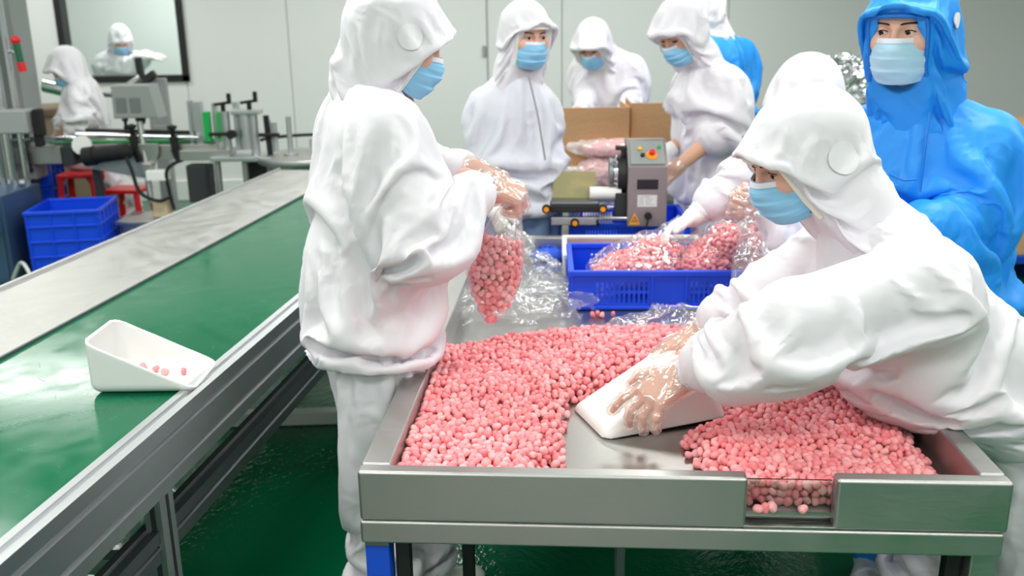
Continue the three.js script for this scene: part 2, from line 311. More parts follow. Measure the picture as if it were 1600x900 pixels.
// ---------------------------------------------------------------- the room
const XL = -6.2, XR = 6.4, ZB = -9, ZF = 4.2;
const floorGeo = new THREE.BoxGeometry(XR - XL + 0.4, 0.2, ZF - ZB + 4); boxUV(floorGeo); floorGeo.translate((XL + XR) / 2, -0.1, (ZF + ZB) / 2 - 1.4);
structure('floor', floorGeo, M.floor);
structure('ceiling', box(XR - XL + 0.4, 0.16, ZF - ZB + 4, [(XL + XR) / 2, CEILING + 0.08, (ZF + ZB) / 2 - 1.4], 0), M.ceiling);
{
  const WX0 = -4.17, WX1 = -3.05, WY0 = 1.17, WY1 = 2.25;     // opening of the window
  const wall = new THREE.Group(); wall.name = 'wall_back'; wall.userData.kind = 'structure'; scene.add(wall);
  const panel = (x0, x1, y0 = 0, y1 = CEILING) => mesh('panel', box(x1 - x0 - 0.006, y1 - y0, 0.1, [(x0 + x1) / 2, (y0 + y1) / 2, ZB - 0.05], 0.0035), M.wall, wall);
  panel(XL, -5.3); panel(-5.3, WX0); panel(WX0, WX1, 0, WY0); panel(WX0, WX1, WY1, CEILING); panel(WX1, -2.06);
  panel(-2.06, -0.2); panel(-0.2, 0.5); panel(0.5, 2.05); panel(2.05, 3.6); panel(3.6, 5.0); panel(5.0, XR);
  mesh('backing', [box(WX0 - XL, CEILING, 0.02, [(XL + WX0) / 2, CEILING / 2, ZB - 0.112], 0), box(XR - WX1, CEILING, 0.02, [(XR + WX1) / 2, CEILING / 2, ZB - 0.112], 0)], M.seam, wall);
  mesh('door_seam', [box(0.012, 2.2, 0.012, [-0.2, 1.1, ZB + 0.004], 0.002), box(0.03, 0.1, 0.03, [-0.23, 1.38, ZB + 0.015], 0.006)], M.grey, wall);
  // window 1: black frame, pane, and the white room beyond
  const win = new THREE.Group(); win.name = 'window_1'; win.userData.kind = 'structure'; scene.add(win);
  const fw = 0.062, xm = (WX0 + WX1) / 2, ym = (WY0 + WY1) / 2;
  mesh('frame', [box(WX1 - WX0 + fw, fw, 0.14, [xm, WY0, ZB - 0.04], 0.004), box(WX1 - WX0 + fw, fw, 0.14, [xm, WY1, ZB - 0.04], 0.004), box(fw, WY1 - WY0 + fw, 0.14, [WX0, ym, ZB - 0.04], 0.004), box(fw, WY1 - WY0 + fw, 0.14, [WX1, ym, ZB - 0.04], 0.004)], M.black, win);
  mesh('pane', box(WX1 - WX0, WY1 - WY0, 0.004, [xm, ym, ZB - 0.06], 0), M.pane, win);
  structure('wall_far_room', [box(4.6, CEILING, 0.1, [-3.6, CEILING / 2, -11.6], 0), box(0.1, CEILING, 2.6, [-5.9, CEILING / 2, -10.4], 0), box(0.1, CEILING, 2.6, [-1.4, CEILING / 2, -10.4], 0)], M.wall2);
  structure('baseboard_back', box(XR - XL, 0.2, 0.03, [(XL + XR) / 2, 0.1, ZB + 0.015], 0.008), M.wall2);
  structure('wall_left', box(0.1, CEILING, ZF - ZB, [XL - 0.05, CEILING / 2, (ZF + ZB) / 2], 0), M.wall);
  structure('wall_right', box(0.1, CEILING, ZF - ZB, [XR + 0.05, CEILING / 2, (ZF + ZB) / 2], 0), M.wall);
  structure('wall_front', box(XR - XL, CEILING, 0.1, [(XL + XR) / 2, CEILING / 2, ZF + 0.05], 0), M.wall);
}
// ceiling panels: a glowing face and an area light of the same size just under it
function panelLight(x, z, power, label) {
  const t = thing('ceiling_light', label, 'ceiling light', [x, CEILING, z], 0, 'LED panels in the ceiling');
  mesh('frame', [box(1.24, 0.03, 0.03, [0, -0.01, 0.305], 0.004), box(1.24, 0.03, 0.03, [0, -0.01, -0.305], 0.004), box(0.03, 0.03, 0.58, [0.605, -0.01, 0], 0.004), box(0.03, 0.03, 0.58, [-0.605, -0.01, 0], 0.004)], M.whitePlastic, t);
  mesh('diffuser', box(1.18, 0.012, 0.58, [0, -0.012, 0], 0), M.led, t);
  const l = new THREE.RectAreaLight(0xfffefb, power, 1.18, 0.58); l.position.set(0, -0.022, 0); l.rotation.x = -Math.PI / 2; l.castShadow = true; l.name = 'panel_light'; t.add(l);
}
for (const [x, z] of PANELS) panelLight(x, z, PANEL_POWER, 'white rectangular LED panel set flush in the ceiling over the packing room');
panelLight(-3.6, -10.2, PANEL_POWER * 2, 'white LED panel in the ceiling of the room behind the window');

// ---------------------------------------------------------------- steel sorting table
const TT = -0.0667, TO = [-0.311, 0, -1.66], TW = 1.258, TD = 2.1, FLOORY = 0.72;
const tl = (x, y, z) => [TO[0] + x * Math.cos(TT) + z * Math.sin(TT), y, TO[2] - x * Math.sin(TT) + z * Math.cos(TT)];   // table to world
{
  const t = thing('sorting_table', 'long stainless steel sorting table with raised rims, heaped with pink candies', 'table', TO, TT);
  const G0 = 0.762, G1 = 0.93, cz = -TD / 2;
  mesh('tray_floor', box(TW - 0.04, 0.012, TD - 0.04, [TW / 2, FLOORY - 0.006, cz], 0), M.tray, t);
  mesh('front_rim', box(G0, 0.108, 0.036, [G0 / 2, 0.746, -0.018], 0.007), M.steel, t);
  mesh('front_rim', box(TW - G1, 0.108, 0.036, [(TW + G1) / 2, 0.746, -0.018], 0.007), M.steel, t);
  mesh('side_rim', box(0.06, 0.107, TD - 0.038, [0.03, 0.746, cz - 0.018], 0.006), M.steel, t);
  mesh('side_rim', box(0.05, 0.107, TD - 0.038, [TW - 0.025, 0.746, cz - 0.018], 0.006), M.steel, t);
  mesh('back_rim', box(TW - 0.112, 0.107, 0.04, [TW / 2 + 0.005, 0.746, -TD + 0.02], 0.006), M.steel, t);
  mesh('apron', box(TW - 0.006, 0.05, 0.03, [TW / 2 - 0.003, 0.667, -0.012], 0.006), M.steel, t);
  mesh('apron', box(0.03, 0.05, TD - 0.03, [0.016, 0.667, cz - 0.015], 0.005), M.steel, t);
  mesh('apron', box(0.03, 0.05, TD - 0.03, [TW - 0.018, 0.667, cz - 0.015], 0.005), M.steel, t);
  mesh('apron', box(TW - 0.1, 0.05, 0.03, [TW / 2, 0.667, -TD + 0.02], 0.005), M.steel, t);
  mesh('under_rail', box(TW - 0.12, 0.035, 0.04, [TW / 2, 0.622, -0.1], 0.004), M.black, t);
  mesh('gate_plate', box(G1 - G0 - 0.004, 0.086, 0.006, [(G0 + G1) / 2, 0.742, -0.03], 0.0015), M.acrylic, t);
  mesh('gate_sill', box(G1 - G0 + 0.01, 0.006, 0.06, [(G0 + G1) / 2, 0.695, -0.03], 0.001), M.tray, t);
  const fl = mesh('leg', box(0.05, 0.64, 0.05, [0.028, 0.322, -0.04], 0.004), M.bluePaint, t); fl.userData.label = 'blue painted front leg';
  mesh('chipped_top', box(0.0505, 0.02, 0.0505, [0.028, 0.633, -0.04], 0.004), M.aluDark, fl);
  for (const [x, z, m] of [[0.075, -0.055, M.black], [TW - 0.03, -0.04, M.steel], [TW - 0.075, -0.055, M.black], [0.165, -0.42, M.black], [0.55, -0.5, M.aluDark], [0.03, -TD + 0.05, M.bluePaint], [TW - 0.03, -TD + 0.05, M.bluePaint]])
    mesh('leg', box(m === M.aluDark ? 0.025 : m === M.black ? 0.03 : 0.05, 0.64, m === M.black ? 0.03 : 0.05, [x, 0.322, z], 0.004), m, t);
  mesh('under_rail', box(0.9, 0.03, 0.03, [0.61, 0.6, -0.42], 0.004), M.black, t);
}

// ---------------------------------------------------------------- green belt conveyor
const CT = -0.1263, CO = [-0.867, 0, -1.374];
const cl = (x, y, z) => [CO[0] + x * Math.cos(CT) + z * Math.sin(CT), y, CO[2] - x * Math.sin(CT) + z * Math.cos(CT)];
{
  const t = thing('belt_conveyor', 'long belt conveyor with a glossy green belt, silver side rail and steel side deck', 'conveyor', CO, CT);
  const z0 = 1.5, z1 = -4.25, L = z0 - z1, zm = (z0 + z1) / 2;
  // aluminium extrusion with open slots: a section swept along the conveyor
  const ext = (w, h, slots, x, y) => {
    const s = []; const P = (a, b) => s.push([a, b]);
    P(0, 0); const n = slots, g = 0.004, dp = 0.009;
    for (let i = 0; i < n; i++) { const c = h * (i + 0.5) / n; P(0, c - g - 0.004); P(-dp, c - g); P(-dp, c + g); P(0, c + g + 0.004); }
    P(0, h); const c2 = -w / 2; P(c2 + 0.009, h); P(c2 + 0.005, h - 0.008); P(c2 - 0.005, h - 0.008); P(c2 - 0.009, h); P(-w, h); P(-w, 0);
    const e = extrude(s, L, 0.0012); e.translate(x, y, z1); return boxUV(e);
  };
  mesh('side_rail', ext(0.052, 0.16, 2, 0, 0.622), M.alu, t);
  mesh('lower_rail', ext(0.05, 0.075, 1, -0.02, 0.455), M.aluDark, t);
  mesh('belt', box(0.612, 0.03, L, [-0.359, 0.757, zm], 0.004), M.belt, t);
  mesh('underplate', box(0.6, 0.01, L, [-0.36, 0.69, zm], 0), M.aluDark, t);
  const seam = mesh('edge_strip', box(0.008, 0.012, L, [-0.667, 0.777, zm], 0.003), M.aluDark, t);
  mesh('side_deck', box(0.425, 0.012, L, [-0.884, 0.776, zm], 0.002), M.deck, t);
  mesh('deck_lip', box(0.014, 0.03, L, [-1.103, 0.781, zm], 0.004), M.alu, t);
  mesh('deck_skirt', box(0.01, 0.12, L, [-1.098, 0.71, zm], 0.003), M.deck, t);
  for (const z of [1.1, -0.56, -2.05, -3.9]) {
    for (const x of [-0.03, -1.06]) {
      const leg = mesh('leg', [box(0.045, 0.62, 0.06, [x, 0.31, z], 0.003)], M.alu, t);
      mesh('slot', [box(0.003, 0.6, 0.01, [x + 0.0225, 0.31, z], 0), box(0.012, 0.6, 0.003, [x, 0.31, z + 0.0301], 0)], M.dark, leg);
    }
    mesh('crossbar', box(1.0, 0.045, 0.045, [-0.55, 0.42, z], 0.003), M.alu, t);
    mesh('bracket', extrude([[0, 0], [-0.09, 0], [0, -0.09]], 0.03, 0.002).translate(-0.055, 0.4, z - 0.015), M.aluDark, t);
    mesh('corner_bolt', rod([-0.06, 0.6, z], [-0.06, 0.6, z + 0.04], 0.012), M.bolt, t);
  }
}
mesh('floor_rail', box(1.1, 0.06, 0.06, [-0.73, 0.032, -3.68], 0.008, 0.03), M.whitePlastic).position.set(0, 0, 0);
tag(scene.children[scene.children.length - 1], 'pale low rail lying across the green floor between conveyor and sorting table', 'rail');

// red and black cart behind the left rim of the table
{
  const t = thing('tool_cart', 'black cart with a red side rail standing between the worker in white and the table', 'cart', [-0.36, 0, -3.25], -0.09);
  mesh('body', box(0.12, 0.2, 0.5, [0, 0.76, 0], 0.01), M.black, t);
  mesh('side_rail', box(0.02, 0.035, 0.66, [0.075, 0.8, 0.06], 0.005), M.red, t);
  for (const [x, z] of [[-0.04, -0.2], [0.04, -0.2], [-0.04, 0.2], [0.04, 0.2]]) mesh('leg', rod([x, 0, z], [x, 0.67, z], 0.015), M.black, t);
}

// ---------------------------------------------------------------- rear bench and the things on it
{
  const t = thing('steel_bench', 'low steel bench behind the sorting table carrying crates and the date coder', 'bench', [0.2, 0, -3.8], -0.05);
  mesh('top', box(0.6, 0.03, 0.7, [0.3, 0.685, -0.35], 0.004), M.steel, t);
  mesh('shelf', box(0.56, 0.025, 0.66, [0.3, 0.25, -0.35], 0.004), M.steel, t);
  for (const [x, z] of [[0.03, -0.04], [0.57, -0.04], [0.03, -0.66], [0.57, -0.66]]) mesh('leg', box(0.04, 0.67, 0.04, [x, 0.335, z], 0.003), M.steel, t);
}
const pack = thing('packing_bench', 'steel packing bench further back with brown cartons and pink bags', 'bench', [0.22, 0, -4.65], 0);
mesh('top', box(0.9, 0.035, 1.05, [0.33, 0.8, -0.4], 0.004), M.steel, pack);
for (const [x, z] of [[-0.08, 0.08], [0.74, 0.08], [-0.08, -0.88], [0.74, -0.88]]) mesh('leg', box(0.04, 0.785, 0.04, [x, 0.392, z], 0.003), M.steel, pack);
{
  const t = thing('brown_carton', 'brown carton on the bench shelf under the date coder, shade put into its colour', 'box', [0.5, 0.262, -4.16], 0.02);
  mesh('body', box(0.4, 0.38, 0.4, [0, 0.19, 0], 0.006), M.cardShaded, t); mesh('tape', box(0.06, 0.002, 0.402, [0, 0.381, 0], 0), M.tape, t);  // shade below the bench top is put into the darker card colour
}
// open cartons on the packing bench
function carton(pos, turn, w, h, d, label) {
  const t = thing('carton', label, 'carton', pos, turn, 'open cartons on the packing bench'), th = 0.007;
  mesh('front_panel', box(w, h, th, [0, h / 2, d / 2], 0.002), M.card, t); mesh('back_panel', box(w, h * 0.86, th, [0, h * 0.43, -d / 2], 0.002), M.card, t);
  mesh('side_panel', box(th, h, d, [w / 2, h / 2, 0], 0.002), M.card, t); mesh('side_panel', box(th, h, d, [-w / 2, h / 2, 0], 0.002), M.card, t);
  mesh('bottom', box(w, th, d, [0, th / 2, 0], 0.001), M.card, t);
  return t;
}
carton([0.424, 0.818, -4.97], 0, 0.365, 0.405, 0.4, 'tall open brown carton in front of the bowed worker, left of the pair');
carton([0.815, 0.818, -5.02], -0.05, 0.36, 0.42, 0.4, 'open brown carton beside the worker with rolled sleeves, right of the pair');

// added low platform outside the frame, giving the front rim grey to mirror
{
  const t = thing('added_platform', 'low grey platform added in front of the sorting table for its steel to mirror', 'platform', [-0.1, 0, -0.35]);
  mesh('top', box(1.25, 0.03, 1.5, [0, 0.115, 0], 0.004), std(0x8f8f8c, 0.7), t);
  for (const [x, z] of [[-0.55, -0.68], [0.55, -0.68], [-0.55, 0.68], [0.55, 0.68]]) mesh('foot', box(0.05, 0.1, 0.05, [x, 0.05, z], 0.004), M.dark, t);
}

// ---------------------------------------------------------------- crates
function slotWall(L, h, groups, rows, th = 0.006) {   // wall in the xy plane, centred on x, with real slots
  const pts = [[-L / 2, 0], [L / 2, 0], [L / 2, h], [-L / 2, h]], holes = [];
  for (const [x0, x1, n] of groups) for (let i = 0; i < n; i++) for (const [a, b] of rows) {
    const c = x0 + (x1 - x0) * (i + 0.5) / n, w = Math.min(0.0042, (x1 - x0) / n * 0.3);
    holes.push([[c - w, a + w], [c - w, b - w], [c - w * 0.5, b], [c + w * 0.5, b], [c + w, b - w], [c + w, a + w], [c + w * 0.5, a], [c - w * 0.5, a]]);
  }
  const g = extrude(pts, th, 0, holes); g.translate(0, 0, -th / 2); return boxUV(g);
}
function openCrate(label, pos, turn, w, h, d, mat, group) {
  const t = thing('plastic_crate', label, 'crate', pos, turn, group);
  const rows = [[h * 0.16, h * 0.42], [h * 0.48, h * 0.72]];
  const gx = [[-w * 0.37, -w * 0.1, 11], [w * 0.1, w * 0.37, 11]], gz = [[-d * 0.36, -d * 0.06, 8], [d * 0.06, d * 0.36, 8]];
  for (const s of [1, -1]) {
    const a = slotWall(w - 0.02, h, gx, rows); a.translate(0, 0, s * (d / 2 - 0.01)); mesh('long_wall', a, mat, t);
    const b = slotWall(d - 0.02, h, gz, rows); b.rotateY(Math.PI / 2); b.translate(s * (w / 2 - 0.01), 0, 0); mesh('short_wall', b, mat, t);
    mesh('rim', box(w, 0.02, 0.02, [0, h - 0.008, s * (d / 2 - 0.008)], 0.005), mat, t); mesh('rim', box(0.02, 0.02, d - 0.02, [s * (w / 2 - 0.008), h - 0.008, 0], 0.005), mat, t);
    for (const x of [-0.485, -0.085, 0.085, 0.485]) mesh('rib', box(0.008, h - 0.01, 0.008, [x * w, h / 2, s * (d / 2 - 0.004)], 0.002), mat, t);
    for (const z of [-0.46, -0.03, 0.03, 0.46]) mesh('rib', box(0.008, h - 0.01, 0.008, [s * (w / 2 - 0.004), h / 2, z * d], 0.002), mat, t);
    mesh('foot_rim', box(w - 0.012, 0.012, 0.012, [0, 0.006, s * (d / 2 - 0.008)], 0.003), mat, t);
  }
  mesh('bottom', box(w - 0.02, 0.006, d - 0.02, [0, 0.008, 0], 0.001), mat, t);
  return t;
}
function solidCrate(label, pos, turn, w, h, d, mat, nx, ny, nz, group) {   // tall tote with a grid of ribs
  const t = thing('storage_crate', label, 'crate', pos, turn, group), th = 0.006;
  for (const s of [1, -1]) {
    mesh('long_wall', box(w - 0.02, h, th, [0, h / 2, s * (d / 2 - 0.012)], 0.002), mat, t); mesh('short_wall', box(th, h, d - 0.02, [s * (w / 2 - 0.012), h / 2, 0], 0.002), mat, t);
    const a = [], b = [];
    for (let i = 0; i <= nx; i++) a.push(box(0.012, h - 0.01, 0.014, [(i / nx - 0.5) * (w - 0.03), h / 2, s * (d / 2 - 0.006)], 0.003));
    for (let j = 1; j <= ny; j++) a.push(box(w - 0.01, 0.012, 0.015, [0, h * j / (ny + 1), s * (d / 2 - 0.006)], 0.003));
    for (let i = 0; i <= nz; i++) b.push(box(0.014, h - 0.01, 0.012, [s * (w / 2 - 0.006), h / 2, (i / nz - 0.5) * (d - 0.03)], 0.003));
    for (let j = 1; j <= ny; j++) b.push(box(0.015, 0.012, d - 0.01, [s * (w / 2 - 0.006), h * j / (ny + 1), 0], 0.003));
    mesh('rib_grid', a, mat, t); mesh('rib_grid', b, mat, t);
    mesh('rim', box(w + 0.01, 0.025, 0.022, [0, h - 0.01, s * (d / 2 - 0.006)], 0.006), mat, t); mesh('rim', box(0.022, 0.025, d, [s * (w / 2 - 0.006), h - 0.01, 0], 0.006), mat, t);
  }
  mesh('bottom', box(w - 0.02, 0.008, d - 0.02, [0, 0.006, 0], 0.001), mat, t);
  return t;
}
const CRATE = { c: add([0.211, 0.72, -2.938], [0.315, 0.003, -0.2]), w: 0.66, h: 0.132, d: 0.41 };
openCrate('blue slotted crate standing on the sorting table filled with bags of candy', CRATE.c, -0.04, CRATE.w, CRATE.h, CRATE.d, M.blueCrate);
openCrate('blue slotted crate under the grey date coder on the rear bench', [0.52, 0.701, -4.1], -0.05, 0.52, 0.11, 0.42, M.blueCrate);
const whiteCrate = openCrate('white plastic crate behind the blue crate, a few pink candies in it', [0.475, 0.7215, -3.53], -0.05, 0.55, 0.082, 0.34, M.whitePlastic);
solidCrate('tall blue ribbed tote on a yellow one behind the steel conveyor deck', [-2.95, 0.105, -6.16], 0.16, 0.46, 0.4, 0.5, M.blueCrate, 3, 3, 5);
solidCrate('low yellow tote on the floor under the tall blue ribbed tote', [-2.95, 0, -6.16], 0.16, 0.45, 0.104, 0.49, M.yellow, 3, 1, 5);
for (const [i, y] of [[0, 0.34], [1, 0.545]]) solidCrate(i ? 'narrow blue tote topmost of the stack below the labelling machine' : 'narrow blue tote under another, below the labelling machine', [-3.38, y, -6.75], 0.1, 0.15, 0.2, 0.3, M.blueCrate, 2, 1, 3);
{
  const t = thing('steel_stand', 'low steel stand carrying the two narrow blue totes', 'stand', [-3.38, 0, -6.75], 0.1);
  mesh('top', box(0.3, 0.02, 0.4, [0, 0.328, 0], 0.003), M.steel, t); for (const [x, z] of [[-0.13, -0.18], [0.13, -0.18], [-0.13, 0.18], [0.13, 0.18]]) mesh('leg', rod([x, 0, z], [x, 0.32, z], 0.012), M.steel, t);
}
// red step stools
for (const [x, z, r, w] of [[-3.12, -6.72, 0.1, 'left'], [-2.8, -6.74, -0.1, 'right']]) {
  const t = thing('step_stool', w === 'left' ? 'taller red plastic stool behind the blue tote' : 'lower red plastic stool with splayed legs behind the blue tote', 'stool', [x, 0, z], r), h = w === 'left' ? 0.62 : 0.5;
  mesh('seat', box(0.27, 0.03, 0.24, [0, h, 0], 0.01), M.red, t);
  for (const [a, b] of [[-1, -1], [1, -1], [-1, 1], [1, 1]]) mesh('leg', bar([a * 0.11, h - 0.01, b * 0.1], [a * 0.15, 0, b * 0.14], 0.04, 0.03, 0.004), M.red, t);
  mesh('stretcher', box(0.25, 0.025, 0.02, [0, 0.3, 0.115], 0.004), M.red, t);
}
// carton stack at the right edge on a blue pallet
{
  const p = thing('plastic_pallet', 'dark blue plastic pallet under the carton stack at the right edge', 'pallet', [3.42, 0, -6.1], 0);
  mesh('deck', box(1.1, 0.05, 0.9, [0, 0.16, 0], 0.006), M.blueDark, p); for (const x of [-0.48, 0, 0.48]) mesh('foot', box(0.14, 0.135, 0.9, [x, 0.0675, 0], 0.006), M.blueDark, p);
  const rows = ['bottom', 'second from the bottom', 'second from the top', 'top'];
  for (let j = 0; j < 4; j++) for (let i = 0; i < 2; i++) {
    const t = thing('packed_carton', `sealed brown carton by the grey wall, ${i ? 'outer' : 'inner'} of the ${rows[j]} row`, 'carton', [3.13 + i * 0.535 + (j % 2) * 0.006, 0.186 + j * 0.196, -6.1], 0, 'sealed cartons stacked on the pallet');
    mesh('body', box(0.53, 0.193, 0.84, [0, 0.0965, 0], 0.004), M.card, t); mesh('tape', [box(0.05, 0.0015, 0.842, [0, 0.1935, 0], 0), box(0.05, 0.06, 0.0015, [0, 0.163, 0.4207], 0)], M.tape, t);
  }
}
// crumpled foil on a trolley between the two hoods
{
  const t = thing('steel_trolley', 'tall steel trolley behind the workers carrying a heap of silver foil', 'trolley', [1.88, 0, -5.25]);
  mesh('top', box(0.55, 0.03, 0.5, [0, 1.16, 0], 0.004), M.steel, t); mesh('shelf', box(0.5, 0.03, 0.45, [0, 0.3, 0], 0.004), M.steel, t);
  for (const [x, z] of [[-0.24, -0.2], [0.24, -0.2], [-0.24, 0.2], [0.24, 0.2]]) mesh('leg', rod([x, 0, z], [x, 1.15, z], 0.015), M.steel, t);
  const F = new Field(0.05).ell([0, 0.12, 0], [0.2, 0.13, 0.15]).ell([-0.1, 0.09, 0.05], [0.12, 0.1, 0.1]).ell([0.1, 0.08, 0.03], [0.11, 0.09, 0.1]);
  const g = fieldMesh(F, 0.009, folds(0.05, 11, 11, 11, 2), 0.05, 0.06); g.translate(1.82, 1.187, -5.25);
  tag(mesh('foil_heap', g.toNonIndexed(), M.foil), 'crumpled shiny silver foil heaped on the trolley behind the hooded workers', 'foil');
  scene.children[scene.children.length - 1].geometry.computeVertexNormals();
}

// ---------------------------------------------------------------- date coder on the rear bench
const canvasMat = (w, h, draw, rough = 0.6) => { const c = document.createElement('canvas'); c.width = w; c.height = h; const g = c.getContext('2d'); draw(g, w, h); const t = new THREE.CanvasTexture(c); t.colorSpace = THREE.SRGBColorSpace; return std(0xffffff, rough, 0, { map: t }); };
const plateMat = canvasMat(160, 110, (g, w, h) => { g.fillStyle = '#dcdcdc'; g.fillRect(0, 0, w, h); g.strokeStyle = '#9a9a9a'; g.lineWidth = 2; g.strokeRect(5, 5, w - 10, h - 10); g.fillStyle = '#8c8c8c'; for (let j = 0; j < 6; j++) { g.fillRect(14, 16 + j * 14, 38, 4); g.fillRect(66, 16 + j * 14, 30 + (j * 37) % 48, 4); } g.fillRect(40, 11, 70, 3); });
const warnMat = canvasMat(128, 128, (g, w, h) => { g.fillStyle = '#f0a030'; g.fillRect(0, 0, w, h); g.strokeStyle = '#2a1a08'; g.lineWidth = 6; g.beginPath(); g.moveTo(64, 42); g.lineTo(92, 90); g.lineTo(36, 90); g.closePath(); g.stroke(); g.fillStyle = '#2a1a08'; g.fillRect(61, 58, 6, 18); g.fillRect(61, 80, 6, 5); g.fillRect(24, 100, 80, 4); });
const faceUV = (g) => { g.computeBoundingBox(); const b = g.boundingBox, p = g.attributes.position, u = new Float32Array(p.count * 2); for (let i = 0; i < p.count; i++) { u[2 * i] = (p.getX(i) - b.min.x) / (b.max.x - b.min.x); u[2 * i + 1] = (p.getY(i) - b.min.y) / (b.max.y - b.min.y); } g.setAttribute('uv', new THREE.BufferAttribute(u, 2)); return g; };
{
  const t = thing('date_coder', 'grey steel date coder with black window and tinted flap, standing on the blue crate', 'machine', [0.42, 0.813, -3.96], -0.05);
  const side = [[0, 0], [0.24, 0], [0.24, 0.335], [0.12, 0.345], [0, 0.245]];   // z (back) and y
  const body = extrude(side.map(([a, b]) => [a, b]), 0.158, 0.003); body.rotateY(Math.PI / 2); body.translate(0.078, 0, 0.115); boxUV(body);
  mesh('body', body, std(0xa29a9a, 0.42, 0.75), t);
  const z = 0.115 + 0.0035, xc = 0.157;
  mesh('display_window', box(0.088, 0.042, 0.006, [xc, 0.175, z], 0.003), M.black, t);
  mesh('rating_plate', faceUV(box(0.082, 0.05, 0.002, [xc, 0.105, z], 0)), plateMat, t);
  const tri = faceUV(extrude([[-0.024, 0], [0.024, 0], [0, 0.052]], 0.002)); tri.translate(0.106, 0.004, z); mesh('warning_sign', tri, warnMat, t);
  const pl = mesh('power_socket', rod([xc + 0.005, 0.042, z - 0.004], [xc + 0.005, 0.042, z + 0.016], 0.016), M.black, t);
  mesh('cord', tube([[xc + 0.005, 0.042, z + 0.016], [xc - 0.004, 0.012, z + 0.05], [xc - 0.025, -0.04, z + 0.06], [xc - 0.04, -0.1, z + 0.055]], 0.004), M.rubber, pl);
  // sloping control panel with buttons
  const pm = new THREE.Matrix4().makeRotationX(Math.atan2(0.1, 0.12)).setPosition(0.157, 0.299, 0.058);
  const onPanel = (g) => g.applyMatrix4(pm);
  mesh('control_panel', onPanel(box(0.142, 0.006, 0.13, [0, 0, 0], 0.002)), M.panelGrey, t);
  mesh('button', onPanel(rod([0.02, 0, 0.01], [0.02, 0.02, 0.01], 0.012)), M.red, t);
  mesh('button', onPanel(rod([-0.03, 0, -0.015], [-0.03, 0.012, -0.015], 0.009)), M.yellow, t);
  mesh('button_guard', onPanel(rod([0.018, 0, 0.018], [0.018, 0.006, 0.018], 0.024)), M.orange, t);
  mesh('button', onPanel(rod([-0.02, 0, 0.02], [-0.02, 0.012, 0.02], 0.009)), M.black, t);
  mesh('button', onPanel(rod([0.05, 0, -0.025], [0.05, 0.01, -0.025], 0.008)), M.green, t);
  // print head at the left of the body
  const hx = 0.072;
  mesh('print_wheel', rod([hx, 0.2, 0], [hx - 0.035, 0.2, 0], 0.085, 0.08, 30), M.black, t);
  mesh('print_wheel', rod([hx - 0.036, 0.2, 0], [hx - 0.055, 0.2, 0], 0.06, 0.055, 30), M.chrome, t);
  mesh('print_wheel', rod([hx - 0.056, 0.2, 0], [hx - 0.07, 0.2, 0], 0.07, 0.07, 30), M.aluDark, t);
  for (let k = 0; k < 9; k++) { const a = k / 9 * 6.283; mesh('bolt', rod([hx - 0.035, 0.2 + 0.072 * Math.cos(a), 0.072 * Math.sin(a)], [hx - 0.043, 0.2 + 0.072 * Math.cos(a), 0.072 * Math.sin(a)], 0.006, 0.006, 8), M.chrome, t); }
  mesh('adjusting_knob', [rod([hx - 0.01, 0.28, 0.02], [hx - 0.01, 0.315, 0.02], 0.012), rod([hx - 0.045, 0.315, 0.02], [hx + 0.02, 0.315, 0.02], 0.01)], M.black, t);
  mesh('ribbon_roll', rod([hx - 0.02, 0.125, 0.04], [-0.08, 0.125, 0.04], 0.028), M.whitePlastic, t);
  mesh('head_bracket', box(0.05, 0.12, 0.09, [hx - 0.02, 0.07, 0.03], 0.005), M.dark, t);
  // infeed bed
  mesh('guide_bar', rod([0.075, 0.028, 0.1], [-0.16, 0.028, 0.1], 0.009), M.chrome, t); mesh('guide_bar', rod([0.075, 0.04, -0.06], [-0.16, 0.04, -0.06], 0.009), M.chrome, t);
  mesh('bed_plate', box(0.19, 0.034, 0.03, [-0.15, 0.02, 0.11], 0.003), M.alu, t);
  mesh('platform', box(0.21, 0.032, 0.2, [-0.145, 0.072, 0.02], 0.006), M.black, t);
  mesh('platform_top', box(0.2, 0.012, 0.17, [-0.145, 0.094, 0.03], 0.004), M.aluDark, t);
  const flap = box(0.185, 0.12, 0.004, [0, 0.06, 0], 0.001); flap.rotateX(-0.45); flap.translate(-0.145, 0.1, 0.02); mesh('tinted_flap', flap, M.amber, t);
  for (const [x, y] of [[-0.265, 0.075], [-0.028, 0.075], [-0.145, 0.016]]) { const k = mesh('knob', rod([x, y, 0.12], [x, y, 0.142], 0.019, 0.019, 10), M.black, t); mesh('knob_cap', rod([x, y, 0.142], [x, y, 0.147], 0.011), M.orange, k); }
  for (const [x, z2] of [[-0.22, 0.1], [-0.06, 0.1], [0.12, 0.06], [0.2, -0.08]]) mesh('foot', box(0.04, 0.012, 0.06, [x, 0.002, z2 - 0.03], 0.003), M.rubber, t);
}

